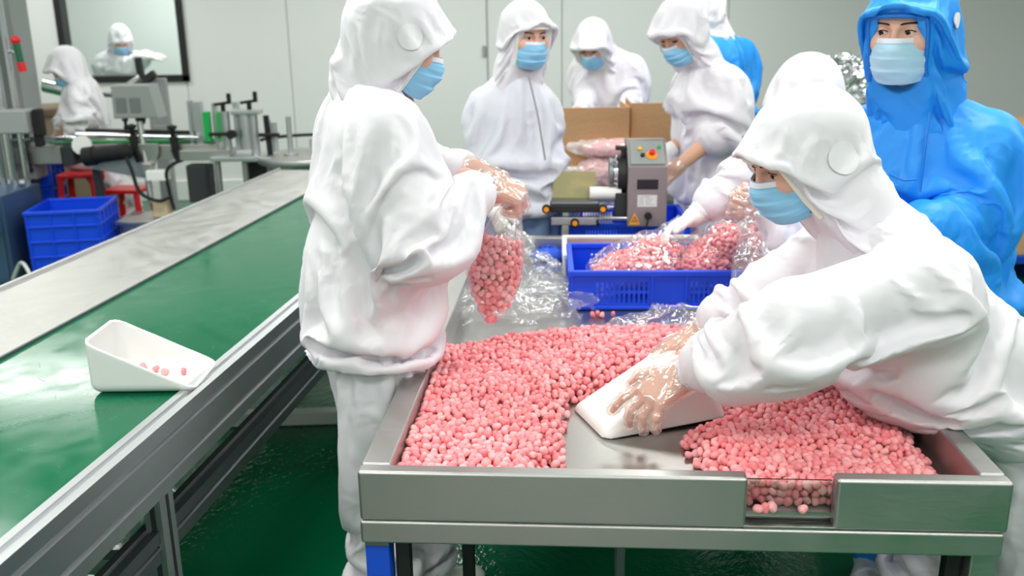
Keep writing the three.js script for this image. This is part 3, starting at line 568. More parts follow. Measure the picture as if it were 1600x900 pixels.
// ---------------------------------------------------------------- labelling line along the back left
{
  const Z = -6.5, t = thing('labelling_machine', 'long steel labelling machine with black clamps, columns and a control box along the back wall', 'machine', [-2.4, 0, Z]);
  const at = (x, y, z = 0) => [x + 2.4, y, z];
  mesh('frame_beam', box(0.32, 0.12, 0.2, at(-3.25, 0.8, 0), 0.006), M.steel, t);
  mesh('beam_joint', box(0.085, 0.13, 0.22, at(-3.04, 0.795, 0), 0.008), M.dark, t);
  const plate = extrude([[0, 0], [0.42, -0.08], [0.5, 0.1], [0.5, 0.16], [0, 0.16]], 0.012, 0.002); plate.translate(...at(-2.92, 0.71, 0.08)); mesh('side_plate', boxUV(plate), M.steel, t);
  mesh('frame_beam', box(0.95, 0.1, 0.16, at(-2.5, 0.81, -0.02), 0.005), M.steel, t);
  mesh('frame_beam', box(0.34, 0.07, 0.2, at(-2.1, 0.79, 0.02), 0.005), M.steel, t);
  mesh('belt_strip', box(1.2, 0.014, 0.1, at(-2.6, 0.877, -0.02), 0.004), M.green, t);
  mesh('guide_rail', rod(at(-3.42, 0.91, 0.07), at(-2.98, 0.91, 0.07), 0.018), M.chrome, t); mesh('guide_rail', rod(at(-2.98, 0.935, 0.06), at(-2.14, 0.905, 0.06), 0.019), M.chrome, t);
  mesh('guide_rail', rod(at(-2.98, 0.95, -0.09), at(-2.14, 0.92, -0.09), 0.014), M.black, t);
  const clamp = (x, y, s = 1, z = 0.09) => { const c = mesh('clamp', [lathe([[0, 0.05], [0.034, 0.05], [0.03, 0.03], [0.016, 0.02], [0.016, -0.02], [0, -0.02]], 16).scale(s, s, s).translate(...at(x, y, z)), bar(at(x, y - 0.02 * s, z), at(x + 0.01, y - 0.11 * s, z), 0.05 * s, 0.045 * s, 0.008), bar(at(x, y - 0.1 * s, z), at(x + 0.035, y - 0.2 * s, z + 0.01), 0.035 * s, 0.05 * s, 0.008)], M.rubber, t); mesh('clamp_screw', rod(at(x, y + 0.05 * s, z), at(x, y + 0.058 * s, z), 0.014 * s), M.bolt, c); };
  clamp(-2.585, 0.95); clamp(-2.31, 0.94); clamp(-2.7, 0.99, 0.7, -0.1); clamp(-2.22, 0.97, 0.7, -0.1); clamp(-3.33, 0.85, 0.8, 0.12);
  // control box on its pole
  const cb = extrude([[0, 0], [0.29, 0], [0.25, 0.205], [0.005, 0.205]], 0.16, 0.008); cb.translate(...at(-2.68, 1.055, -0.05)); mesh('control_box', boxUV(cb), M.panelGrey, t);
  for (const x of [-2.625, -2.53]) { const v = mesh('vent', box(0.072, 0.1, 0.006, at(x, 1.135, 0.118), 0.003), M.grille, t); for (let k = 0; k < 6; k++) mesh('slat', box(0.066, 0.006, 0.006, at(x, 1.095 + k * 0.016, 0.122), 0.001), M.panelGrey, v); }
  mesh('pole_collar', lathe([[0, 0], [0.026, 0], [0.04, 0.05], [0.04, 0.06], [0, 0.06]], 20).translate(...at(-2.54, 1.0, 0.03)), M.black, t);
  mesh('pole', rod(at(-2.54, 1.02, 0.05), at(-2.5, 0.47, 0.12), 0.021, 0.021), M.steel, t);
  mesh('pole_joint', box(0.07, 0.09, 0.07, at(-2.5, 0.7, 0.1), 0.01), M.steel, t);
  mesh('pole_block', box(0.14, 0.07, 0.09, at(-2.43, 0.66, 0.12), 0.006), M.whitePlastic, t);
  mesh('base_block', box(0.1, 0.11, 0.1, at(-2.42, 0.43, 0.14), 0.008), std(0xc9b593, 0.7), t);
  mesh('base_plate', box(0.6, 0.025, 0.36, at(-2.4, 0.36, 0.12), 0.004), M.steel, t); mesh('base_cabinet', box(0.55, 0.345, 0.3, at(-2.4, 0.173, 0.1), 0.006), M.steel, t);
  // motor with its fan cover
  mesh('motor', [rod(at(-2.88, 0.8, 0.16), at(-2.62, 0.83, 0.16), 0.055), rod(at(-2.9, 0.795, 0.16), at(-2.83, 0.805, 0.16), 0.066), ball(0.055, at(-2.62, 0.83, 0.16))], M.rubber, t);
  mesh('motor_disc', rod(at(-2.93, 0.87, 0.1), at(-2.925, 0.87, 0.13), 0.065), M.whitePlastic, t);
  mesh('cable', tube([at(-2.62, 0.82, 0.18), at(-2.57, 0.72, 0.22), at(-2.52, 0.56, 0.24), at(-2.4, 0.5, 0.24), at(-2.33, 0.52, 0.18)], 0.013), M.rubber, t);
  mesh('cable', tube([at(-2.27, 0.76, 0.12), at(-2.35, 0.7, 0.16), at(-2.36, 0.55, 0.14), at(-2.34, 0.42, 0.14)], 0.012), M.rubber, t);
  mesh('cable', tube([at(-2.1, 0.72, 0.1), at(-2.07, 0.55, 0.16), at(-1.98, 0.45, 0.2), at(-1.85, 0.46, 0.2)], 0.01), M.rubber, t);
  // upright plates, columns and cranked cylinders
  for (const [x, y, w] of [[-2.2, 0.99, 0.022], [-2.145, 0.98, 0.05], [-2.03, 0.97, 0.03], [-1.885, 0.975, 0.03]]) mesh('upright_plate', box(w, 0.33, 0.07, at(x, y, 0), 0.003), M.alu, t);
  mesh('green_guard', box(0.045, 0.2, 0.05, at(-2.075, 0.98, 0.06), 0.004), M.green, t); mesh('green_guard', box(0.02, 0.18, 0.05, at(-2.0, 0.985, 0.04), 0.004), M.green, t);
  for (const [x, r, y0, y1] of [[-1.95, 0.028, 0.8, 1.08], [-1.82, 0.045, 0.82, 1.08], [-1.76, 0.03, 0.76, 1.06], [-1.66, 0.018, 0.8, 1.02], [-1.62, 0.018, 0.8, 1.0]]) mesh('column', rod(at(x, y0, 0.05), at(x, y1, 0.05), r), M.alu, t);
  for (const [x, y] of [[-1.96, 1.08], [-1.78, 1.09]]) mesh('crank', [rod(at(x, y, 0.05), at(x, y + 0.05, 0.05), 0.016), bar(at(x - 0.06, y + 0.045, 0.05), at(x + 0.05, y + 0.06, 0.05), 0.02, 0.02, 0.004), rod(at(x + 0.045, y + 0.05, 0.05), at(x + 0.045, y + 0.12, 0.05), 0.015)], M.rubber, t);
  mesh('cylinder_head', box(0.2, 0.03, 0.1, at(-1.8, 1.075, 0.05), 0.006), M.alu, t);
  mesh('round_knob', rod(at(-1.9, 0.93, 0.09), at(-1.9, 0.93, 0.14), 0.03), M.rubber, t);
  mesh('clamp_bar', [rod(at(-1.72, 0.92, 0.09), at(-1.58, 0.92, 0.09), 0.014), rod(at(-2.06, 0.93, 0.09), at(-1.9, 0.93, 0.09), 0.012)], M.rubber, t);
  mesh('deck_plate', box(0.42, 0.03, 0.26, at(-1.84, 0.765, 0.04), 0.005), M.alu, t);
  for (const x of [-2.02, -1.83, -1.66]) mesh('leg', rod(at(x, 0, 0.1), at(x, 0.75, 0.1), 0.022), M.steel, t);
  for (const x of [-3.35, -2.9]) mesh('leg', box(0.05, 0.74, 0.06, at(x, 0.37, 0), 0.004), M.dark, t);
  mesh('junction_box', box(0.16, 0.26, 0.12, at(-2.16, 0.59, 0.05), 0.008), M.dark, t);
  mesh('back_cabinet', box(0.3, 0.2, 0.2, at(-1.7, 0.62, -0.1), 0.008), M.black, t);
  mesh('shelf_plate', box(0.5, 0.06, 0.2, at(-1.55, 0.5, 0.12), 0.005), M.whitePlastic, t);
}
// round turntable at the end of the line
{
  const t = thing('turntable', 'round steel collecting turntable at the right end of the labelling machine', 'turntable', [-1.42, 0, -6.5]);
  mesh('plate', lathe([[0, 0.775], [0.33, 0.775], [0.34, 0.765], [0.34, 0.735], [0.33, 0.725], [0, 0.725]], 48), M.steel, t);
  mesh('drum', lathe([[0.28, 0.72], [0.28, 0.5], [0.2, 0.42], [0, 0.42]], 40), M.steel, t);
  for (let k = 0; k < 3; k++) mesh('leg', rod([0.2 * Math.cos(k * 2.1 + 0.4), 0, 0.2 * Math.sin(k * 2.1 + 0.4)], [0.2 * Math.cos(k * 2.1 + 0.4), 0.45, 0.2 * Math.sin(k * 2.1 + 0.4)], 0.02), M.steel, t);
  mesh('post', [rod([-0.1, 0.775, 0.05], [-0.1, 1.04, 0.05], 0.018), rod([-0.1, 0.776, 0.05], [-0.1, 0.79, 0.05], 0.05)], M.alu, t);
  mesh('guard_post', rod([-0.24, 0.775, 0.06], [-0.25, 1.05, 0.06], 0.02), M.rubber, t);
  mesh('rim_guide', tube(Array.from({ length: 13 }, (_, i) => { const a = Math.PI * (1.05 + i / 12 * 0.9); return [0.33 * Math.cos(a), 0.87, 0.33 * Math.sin(a)]; }), 0.012), M.rubber, t);
  mesh('guide_knob', lathe([[0, 0.06], [0.03, 0.06], [0.028, 0.035], [0.016, 0.02], [0.016, -0.08], [0, -0.08]], 16).translate(0.27, 0.87, 0.1), M.rubber, t);
  mesh('sensor_box', box(0.13, 0.07, 0.06, [0.07, 0.84, -0.1], 0.01), M.grey, t);
}
// filling tower at the left edge
{
  const t = thing('filling_tower', 'tall grey steel machine tower at the left edge with a red and green signal handle', 'machine', [-3.5, 0, -6.35]);
  mesh('tower', box(0.2, 1.3, 0.24, [0.1, 1.28, -0.2], 0.008), M.panelGrey, t);
  for (const [x, r] of [[0.1, 0.03], [0.19, 0.02], [0.02, 0.03]]) mesh('column', rod([x, 0.6, 0.02], [x, 1.9, 0.02], r), M.chrome, t);
  mesh('head_box', box(0.34, 0.15, 0.22, [0.15, 1.05, 0.06], 0.01), M.grey, t);
  mesh('black_bracket', [box(0.05, 0.18, 0.08, [0.36, 1.04, 0.08], 0.012), box(0.05, 0.1, 0.06, [0.345, 0.93, 0.08], 0.012)], M.rubber, t);
  mesh('cabinet', box(0.36, 0.62, 0.5, [0.08, 0.31, 0.25], 0.008), std(0x3c5573, 0.4, 0.3), t);  // steel cabinet and door: reflected blue is put into their colours
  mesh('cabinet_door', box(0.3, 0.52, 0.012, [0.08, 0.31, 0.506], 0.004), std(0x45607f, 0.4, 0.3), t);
  mesh('hand_wheel', [new THREE.TorusGeometry(0.06, 0.012, 8, 24).translate(0.17, 0.42, 0.56), rod([0.17, 0.42, 0.5], [0.17, 0.42, 0.57], 0.014), bar([0.11, 0.42, 0.56], [0.23, 0.42, 0.56], 0.012, 0.012)], M.rubber, t);
  const h = mesh('signal_handle', rod([0.3, 1.55, 0.1], [0.31, 1.43, 0.1], 0.022), std(0x0f5a3c, 0.4), t);
  mesh('red_cap', ball(0.03, [0.298, 1.57, 0.1]), M.red, h); mesh('red_cap', rod([0.31, 1.43, 0.1], [0.315, 1.37, 0.1], 0.026), M.red, h);
  mesh('handle_stem', rod([0.2, 1.5, 0.0], [0.3, 1.49, 0.1], 0.012), M.chrome, t);
}
// camera-like applicator behind the far left worker
{
  const t = thing('label_applicator', 'grey label applicator with chrome rollers and black arms beside the far worker in white', 'machine', [-2.95, 0, -7.35]);
  mesh('panel', box(0.16, 0.42, 0.05, [0.22, 1.05, 0], 0.008), M.panelGrey, t);
  mesh('arm', [bar([0.02, 1.16, 0.05], [0.24, 1.3, 0.05], 0.05, 0.06, 0.01), bar([0.13, 1.25, 0.05], [0.12, 1.42, 0.05], 0.05, 0.05, 0.01)], M.black, t);
  mesh('roller', rod([-0.62, 1.22, 0.06], [-0.42, 1.17, 0.06], 0.05), M.chrome, t); mesh('roller', rod([0.02, 1.2, 0.08], [0.14, 1.27, 0.08], 0.03), M.chrome, t);
  mesh('roller_axle', rod([-0.42, 1.17, 0.06], [0.02, 1.13, 0.06], 0.02), M.aluDark, t);
  mesh('stand', box(0.1, 0.9, 0.1, [0.22, 0.45, 0], 0.006), M.panelGrey, t);
}
{
  const t = thing('brown_drum', 'brown lidded drum standing behind the far worker in white', 'drum', [-3.72, 0, -7.7]);
  mesh('body', lathe([[0, 0], [0.24, 0], [0.25, 0.02], [0.25, 0.3], [0.262, 0.32], [0.25, 0.34], [0.25, 0.66], [0.262, 0.68], [0.25, 0.7], [0.25, 1.0], [0, 1.0]], 32), std(0x86735c, 0.6), t);
  mesh('lid', lathe([[0, 1.04], [0.24, 1.04], [0.265, 1.02], [0.265, 0.97]], 32), std(0x6d5a44, 0.6), t);
}
{
  const t = thing('air_hose', 'clear coiled air hose lying on the floor by the tall blue tote', 'hose', [0, 0, 0]);
  mesh('hose', tube([[-3.35, 0.02, -5.7], [-3.12, 0.02, -5.6], [-3.02, 0.12, -5.62], [-3.1, 0.22, -5.7], [-3.2, 0.1, -5.75]], 0.012), std(0xc8d0cc, 0.3), t);
}

// ---------------------------------------------------------------- people: shared head, mask and hands
const headField = (() => {
  const F = new Field(0.025);
  F.ell([0, 0.035, -0.012], [0.074, 0.088, 0.096]).ell([0, -0.03, 0.028], [0.063, 0.085, 0.062]).ell([0, -0.078, 0.036], [0.044, 0.036, 0.046]);
  F.cap([-0.03, 0.021, 0.078], [0.03, 0.021, 0.078], 0.012, 0.012, 0.02).cap([0, 0.004, 0.09], [0, -0.036, 0.104], 0.007, 0.0115, 0.014);
  F.ell([0.011, -0.039, 0.092], [0.009, 0.008, 0.011], null, 0.008).ell([-0.011, -0.039, 0.092], [0.009, 0.008, 0.011], null, 0.008);
  F.ell([0.04, -0.028, 0.062], [0.025, 0.022, 0.022]).ell([-0.04, -0.028, 0.062], [0.025, 0.022, 0.022]);
  F.cap([-0.02, -0.066, 0.078], [0.02, -0.066, 0.078], 0.007, 0.007, 0.01).cap([-0.016, -0.077, 0.078], [0.016, -0.077, 0.078], 0.007, 0.007, 0.008);
  for (const s of [1, -1]) { F.ell([s * 0.075, -0.01, -0.008], [0.009, 0.032, 0.018], null, 0.008); F.cut([s * 0.032, 0, 0.093], [0.019, 0.0095, 0.014], null, 0.012); }
  F.cap([0, -0.06, -0.02], [0, -0.11, -0.03], 0.054, 0.05, 0.03);
  return F;
})();
const EYE = [0.0315, 0.0005, 0.0735], EYER = 0.0125;
function headGeo(cell) {
  const f = (x, y, z) => {
    let d = headField.at(x, y, z);
    for (const s of [1, -1]) {   // lids: a shell over each eyeball, slit open
      const ex = x - s * EYE[0], ey = y - EYE[1], ez = z - EYE[2], q = ex / 0.0145, open = 0.0040 * Math.max(0, 1 - q * q) - 0.0004;
      const lid = Math.hypot(ex, ey, ez) - EYER - 0.0016, slit = Math.abs(ey + 0.0008) - open;
      const e = Math.max(lid, Math.min(0.01, -slit), -(ez - 0)); const k = 0.006, h = Math.max(k - Math.abs(d - e), 0) / k; d = Math.min(d, e) - h * h * k * 0.25;
      if (ez > 0 && slit < 0 && lid < 0.004) d = Math.max(d, -Math.max(slit, lid - 0.004));
    }
    return d;
  };
  return surf(f, [-0.1, -0.21, -0.13], [0.1, 0.14, 0.13], cell, 0.012);
}
const HEADS = { fine: headGeo(0.0022), coarse: headGeo(0.006) };
const maskField = new Field(0.045).ell([0, -0.045, 0.022], [0.067, 0.088, 0.072]).cap([0, -0.014, 0.084], [0, -0.045, 0.098], 0.012, 0.016).ell([0, -0.086, 0.042], [0.046, 0.042, 0.052]);
function maskSheet(v0, v1, off, nu = 40, nv = 36) {
  return sheet((u, v) => {
    v = v0 + (v1 - v0) * v; const a = (u * 2 - 1) * 1.42, sd = Math.abs(u * 2 - 1), top = -0.012 - 0.012 * sd * sd, bot = -0.122 + 0.036 * sd * sd * sd, y = top + (bot - top) * v;
    const dx = Math.sin(a), dz = Math.cos(a); let r = 0.2;
    for (let i = 0; i < 60; i++) { const d = maskField.at(dx * r, y, dz * r - 0.0) - 0.004; if (d < 0.0003) break; r -= Math.max(0.0006, d * 0.8); if (r < 0.05) { r = 0.05; break; } }
    const pl = v > 0.14 && v < 0.93 ? (((v - 0.14) / 0.79 * 3) % 1) : 0;
    r += off + 0.0055 * (1 - sd * 0.6) * (pl > 0 ? 1 - pl : 0.3) + 0.0015 * noise3(u * 5, v * 6, 3);
    return [dx * r, y, dz * r];
  }, nu, nv);
}
const MASK = merge([maskSheet(0, 1, 0), maskSheet(0, 1, -0.0016)]), MASKBAND = merge([maskSheet(0, 0.1, 0.0012, 40, 4), maskSheet(0, 0.1, -0.002, 40, 4)]);
const maskCorner = (s, v) => { const a = s * 1.42, y = v ? -0.086 : -0.026; return [Math.sin(a) * 0.073, y, Math.cos(a) * 0.073]; };
const LOOPS = merge([1, -1].flatMap((s) => [tube([maskCorner(s, 0), [s * 0.0785, -0.012, -0.01], [s * 0.08, 0.012, -0.03]], 0.0016, 12, 5), tube([maskCorner(s, 1), [s * 0.078, -0.05, -0.01], [s * 0.08, -0.02, -0.032]], 0.0016, 12, 5)]));
const faceAt = (x, y, off) => { let z = 0.13; for (let i = 0; i < 60; i++) { const d = headField.at(x, y, z) - off; if (d < 0.0002) break; z -= Math.max(0.0004, d * 0.7); } return [x, y, z]; };
const BROW = (s) => { const g = []; for (let i = 0; i < 30; i++) { const t = i / 29, x = 0.013 + t * 0.04, y = 0.0185 + 0.0035 * Math.sin(t * 2.6) - t * 0.001, h = 0.0042 * (1 - 0.55 * t); g.push(rod(faceAt(s * x, y - h * 0.5, 0.0008), faceAt(s * (x + 0.0045), y + h * 0.5, 0.0012), 0.0016, 0.0009, 5)); } return merge(g); };
const LASH = (s) => tube(Array.from({ length: 7 }, (_, i) => { const q = (i / 6 * 2 - 1), x = q * 0.0135; return [s * EYE[0] + x, EYE[1] + 0.0042 * (1 - q * q) + 0.0003, EYE[2] + Math.sqrt(Math.max(0, 0.0149 ** 2 - x * x)) - 0.0002]; }), 0.0011, 14, 5);

function handField(o, off = 0) {
  const F = new Field(0.012), c = o.curl ?? [0.4, 0.5, 0.4], sp = o.spread ?? 0.06;
  const X = [0.029, 0.0098, -0.0095, -0.028], Z = [0.086, 0.091, 0.087, 0.078], L = [[0.043, 0.027, 0.022], [0.047, 0.03, 0.023], [0.044, 0.028, 0.022], [0.034, 0.021, 0.02]];
  for (let i = 0; i < 4; i++) F.cap([X[i] * 0.55, -0.002, 0.004], [X[i], 0, Z[i]], 0.018 + off, 0.0118 + off, 0.014);
  F.cap([0, 0, -0.07], [0, 0, 0.01], 0.027 + off, 0.0235 + off, 0.02);
  for (let i = 0; i < 4; i++) {
    let p = [X[i], 0, Z[i]], a = 0; const ci = o.curls ? o.curls[i] : c, yaw = (1.4 - i) * sp + (o.yaw ?? 0);
    for (let j = 0; j < 3; j++) { a += ci[j]; const d = [Math.sin(yaw) * Math.cos(a), -Math.sin(a), Math.cos(yaw) * Math.cos(a)], q = add(p, d, L[i][j]), r = [0.0098, 0.0088, 0.0078, 0.0066]; F.cap(p, q, r[j] + off, r[j + 1] + off, j ? 0.003 : 0.008); p = q; }
  }
  const th = o.thumb ?? [[0.05, -0.012, 0.05], [0.062, -0.02, 0.082], [0.064, -0.028, 0.108]];
  F.chain([[0.016, -0.004, 0.016], ...th], [0.018 + off, 0.0125 + off, 0.0105 + off, 0.0085 + off], 0.012);
  return F;
}
const basis = (z, y) => { z = norm(z); let x = norm(cross(y, z)); return [x, cross(z, x), z]; };
const frame = (B, o, s = 1, mx = 1) => new THREE.Matrix4().set(B[0][0] * s * mx, B[1][0] * s, B[2][0] * s, o[0], B[0][1] * s * mx, B[1][1] * s, B[2][1] * s, o[1], B[0][2] * s * mx, B[1][2] * s, B[2][2] * s, o[2], 0, 0, 0, 1);
const flip = (g) => { const i = g.index; for (let k = 0; k < i.count; k += 3) { const a = i.getX(k); i.setX(k, i.getX(k + 1)); i.setX(k + 1, a); } g.computeVertexNormals(); return g; };
const toLocal = (B, o, p, s = 1) => { const q = sub(p, o); return [dot(q, B[0]) / s, dot(q, B[1]) / s, dot(q, B[2]) / s]; };

function person(P) {
  const t = thing('person', P.label, 'person', P.base), L = (p) => sub(p, P.base), cell = P.cell ?? 0.012, S = P.style ?? {}, k = P.bulk ?? 1;
  const head = { s: 1, ...P.head, c: L(P.head.c) }, HB = basis(head.fwd, head.up ?? [0, 1, 0]), HM = frame(HB, head.c, head.s);
  const J = {}; for (const n of ['neck', 'shR', 'shL', 'elR', 'elL', 'wrR', 'wrL', 'pelvis', 'knR', 'knL', 'anR', 'anL']) J[n] = L(P[n]);
  const ch = lerp(J.shR, J.shL, 0.5), lat = norm(sub(J.shR, J.shL)), down = norm(sub(J.pelvis, ch)), latP = norm(sub(P.hipAxis ? P.hipAxis : lat, [0, (P.hipAxis ?? lat)[1], 0])), bf = norm(cross(lat, down));
  if (P.debug) console.log(P.label, 'ua', dist(J.shR, J.elR).toFixed(2), dist(J.shL, J.elL).toFixed(2), 'fa', dist(J.elR, J.wrR).toFixed(2), dist(J.elL, J.wrL).toFixed(2), 'torso', dist(ch, J.pelvis).toFixed(2), 'sh', dist(J.shR, J.shL).toFixed(2), 'leg', dist(J.pelvis, J.knR).toFixed(2), dist(J.knR, J.anR).toFixed(2));
  const hip = { R: add(add(J.pelvis, latP, 0.085), [0, -0.05, 0]), L: add(add(J.pelvis, latP, -0.085), [0, -0.05, 0]) };
  // skin: one continuous body, head and hands at a finer grain
  const bodyF = new Field(0.04);
  for (const s of [1, -1]) bodyF.cap(add(add(ch, lat, 0.07 * s), down, 0.05), add(J.pelvis, lat, 0.05 * s), 0.085, 0.09);
  bodyF.cap(ch, J.neck, 0.06, 0.052).cap(J.neck, lerp(J.neck, head.c, 0.8), 0.05, 0.05);
  for (const s of ['R', 'L']) { bodyF.cap(ch, J['sh' + s], 0.06, 0.05).chain([J['sh' + s], J['el' + s], J['wr' + s]], [0.048, 0.041, 0.029], 0.03); bodyF.chain([hip[s], J['kn' + s], J['an' + s]], [0.075, 0.055, 0.042], 0.04); }
  const parts = [fieldMesh(bodyF, S.bareArms ? 0.009 : 0.014, null, 0.01, 0.01), (P.fine ? HEADS.fine : HEADS.coarse).clone().applyMatrix4(HM)];
  const gloves = [];
  for (const s of ['R', 'L']) {
    const h = P['hand' + s]; if (!h) continue;
    const B = basis(h.F, h.N.map((v) => -v)), m = (s === 'R' ? 1 : -1), hs = P.handScale ?? 1, M4 = frame(B, J['wr' + s], hs, m);
    let g = fieldMesh(handField(h), P.fine ? 0.003 : 0.005, null, 0.004, 0.006); g.applyMatrix4(M4); if (m < 0) flip(g); parts.push(g);
    if (h.glove) {
      const GF = handField({ ...h }, h.glove === 'film' ? 0.0042 : 0.002); GF.cap([0, 0, -0.06], [0, 0, 0.0], 0.034, 0.03, 0.02);
      let q = fieldMesh(GF, P.fine ? 0.003 : 0.005, h.glove === 'film' ? (x, y, z, d) => { d = Math.max(d, -z - 0.03); if (Math.abs(d) > 0.02) return d; const n = noise3(x * 26 + 3, y * 26, z * 14), w = 1 - Math.abs(n); return d - 0.0045 * w * w * w - 0.0005 * noise3(x * 90, y * 90, z * 60); } : (x, y, z, d) => Math.max(d, -z - 0.03), 0.012, 0.01);
      q.applyMatrix4(M4); if (m < 0) flip(q); gloves.push([q, h.glove === 'film' ? M.glove : M.whitePlastic]);
    }
  }
  const body = mesh('body', parts, S.skin ?? M.skin, t);
  // eyes and brows
  if (P.fine) for (const s of [1, -1]) {
    const e = mesh('eye', ball(EYER, [s * EYE[0], EYE[1], EYE[2]]).applyMatrix4(HM), M.eyeWhite, body);
    const gz = P.gaze ?? [0, -0.15]; const dx = gz[0], dy = gz[1];
    mesh('iris', ball(0.0068, [s * EYE[0] + dx * EYER, EYE[1] + dy * EYER, EYE[2] + EYER * Math.sqrt(1 - dx * dx - dy * dy) - 0.0022], [1, 1, 0.55]).applyMatrix4(HM), M.iris, e);
    mesh('eyelashes', LASH(s).clone().applyMatrix4(HM), M.hair, body); mesh('eyebrow', BROW(s).applyMatrix4(HM), M.hair, body);
  } else for (const s of [1, -1]) { mesh('eye', ball(0.0105, [s * EYE[0], EYE[1] - 0.002, EYE[2] + 0.004], [1.25, 0.42, 0.9], 10, 8).applyMatrix4(HM), M.iris, body); mesh('eyebrow', rod([s * 0.018, 0.02, 0.092], [s * 0.05, 0.021, 0.074], 0.003, 0.002, 6).applyMatrix4(HM), M.hair, body); }
  if (P.hair) mesh('hair_strand', merge(P.hair.map((h) => tube(h, 0.0032, 14, 5))).applyMatrix4(HM), M.hair, body);
  // mask
  const mk = mesh('face_mask', MASK.clone().applyMatrix4(HM), S.mask ?? M.mask, t); mk.material.side = THREE.DoubleSide;
  mesh('nose_band', MASKBAND.clone().applyMatrix4(HM), M.maskBand, mk); mesh('ear_loop', LOOPS.clone().applyMatrix4(HM), M.maskBand, mk);
  // hood in head space
  const nk = toLocal(HB, head.c, J.neck, head.s), cl0 = toLocal(HB, head.c, lerp(J.neck, ch, 0.55), head.s), hp = { w: 0.107, h: 0.122, d: 0.129, back: 0, ...S.hoodShape };
  const HF = new Field(0.05).ell([0, 0.026, -0.018], [hp.w, hp.h, hp.d]).cap([0, -0.05, -0.02], nk, 0.084, 0.088).cap([0, -0.078, 0.01], lerp([0, -0.08, 0.02], nk, 0.6), 0.06, 0.07).cap(nk, cl0, 0.092, 0.105);
  for (const e of hp.extra ?? []) HF.ell(e[0], e[1], null, 0.05);
  const OC = hp.open ?? { c: [0, -0.056, 0.14], r: [0.07, 0.102, 0.165] };
  const front = (x, y, z) => z - (hp.front ?? 0.046) - (y + 0.12) * (hp.tilt ?? 0.24) - Math.max(0, y - 0.032) * 4, hfun = (x, y, z) => Math.max(HF.at(x, y, z), front(x, y, z));
  const [hlo, hhi] = HF.box();
  const cutF = new Field().ell(OC.c, OC.r);
  const dh = P.fine ? 0.009 : 0.012, gl = [0, 1, 2].map((i) => -HB[i][1] * 0.00025);
  const hg = drape(surf((x, y, z) => Math.max(hfun(x, y, z), -cutF.at(x, y, z)), hlo.map((v) => v - 0.03), hhi.map((v) => v + 0.03), dh, 0.03), (x, y, z) => hfun(x, y, z), { excess: hp.excess ?? (P.fine ? 0.085 : 0.1), gap: 0.009, max: 0.03, gravity: gl, steps: 60, seed: P.seed ?? 0, calm: (x, y, z) => Math.min(1, Math.max(0, cutF.at(x, y, z) / 0.03)), pin: (x, y, z) => cutF.at(x, y, z) < (hp.firm ?? 0.014) || front(x, y, z) > -0.016 || dist([x, y, z], cl0) < 0.1, subdivide: true });
  const hood = mesh('hood', hg.clone().applyMatrix4(HM), S.hoodMat ?? S.jacketMat ?? M.cloth, t);
  const rim = []; for (let i = 0; i < 64; i++) {   // the outer edge of the face opening
    const a = i / 64 * 6.2832; let q = null;
    for (let r = 0.03; r < 0.13; r += 0.001) { const x = Math.cos(a) * r, y = -0.035 + Math.sin(a) * r, z = (hp.front ?? 0.046) + (y + 0.12) * (hp.tilt ?? 0.24) + Math.max(0, y - 0.032) * 4 - 0.002; if (HF.at(x, y, z) > -0.001) { q = [x, y, z]; break; } }
    if (q && q[1] > -0.125) rim.push(q);
  }
  { let k = rim.findIndex((q, i) => dist(q, rim[(i + 1) % rim.length]) > 0.035); if (k >= 0) rim.push(...rim.splice(0, k + 1)); }
  if (rim.length > 12) mesh('edge_trim', tube(rim, hp.trim ?? 0.0045, 140, 7, rim.length === 64).applyMatrix4(HM), S.trimMat ?? M.ivory, hood);
  const onHood = (o, n, u, r, off) => {   // round patch lying on the draped hood
    const B = basis(n, u), near = [], pa = hg.attributes.position, ia = hg.index.array, tri = new THREE.Triangle(), ray = new THREE.Ray(), hit = new THREE.Vector3(), T = [new THREE.Vector3(), new THREE.Vector3(), new THREE.Vector3()];
    for (let i = 0; i < ia.length; i += 3) { const q = [pa.getX(ia[i]), pa.getY(ia[i]), pa.getZ(ia[i])], w = sub(q, o), d = add(w, B[2], -dot(w, B[2])); if (len(d) < r * 1.5 + 0.02 && dot(q, B[2]) > 0) near.push([ia[i], ia[i + 1], ia[i + 2]]); }
    const hitAt = (p) => { let best = 9; ray.origin.set(...add(p, B[2], 0.25)); ray.direction.set(...B[2].map((v) => -v)); for (const f of near) { f.forEach((k, j) => T[j].fromBufferAttribute(pa, k)); if (ray.intersectTriangle(T[0], T[1], T[2], false, hit)) best = Math.min(best, hit.distanceTo(ray.origin)); } return best; };
    const mid = hitAt(o);
    return sheet((a, b) => { const ang = a * 6.28319, sq = hp.square ? 1 / Math.max(Math.abs(Math.cos(ang)), Math.abs(Math.sin(ang))) : 1, p = add(add(o, B[0], Math.cos(ang) * r * b * sq), B[1], Math.sin(ang) * r * b * sq), h = hitAt(p); return add(p, B[2], 0.25 - Math.min(h > 8 ? mid + 0.02 : h, mid + 0.03) + off); }, 36, 7);
  };
  for (const q of hp.patches ?? []) { const g = onHood(...q); mesh('ear_patch', merge([g, onHood(q[0], q[1], q[2], q[3], q[4] - 0.0035)]).applyMatrix4(HM), M.patch ?? (M.patch = std(0xeeebf0, 0.6, 0, { side: THREE.DoubleSide })), hood); }
  // jacket
  const JF = new Field(0.06), hemLen = S.hem ?? 0.1, tb = S.torso ?? 0.132, hemP = add(J.pelvis, down, hemLen), hemN = S.hemTilt ? norm(add(down, S.hemTilt)) : down;
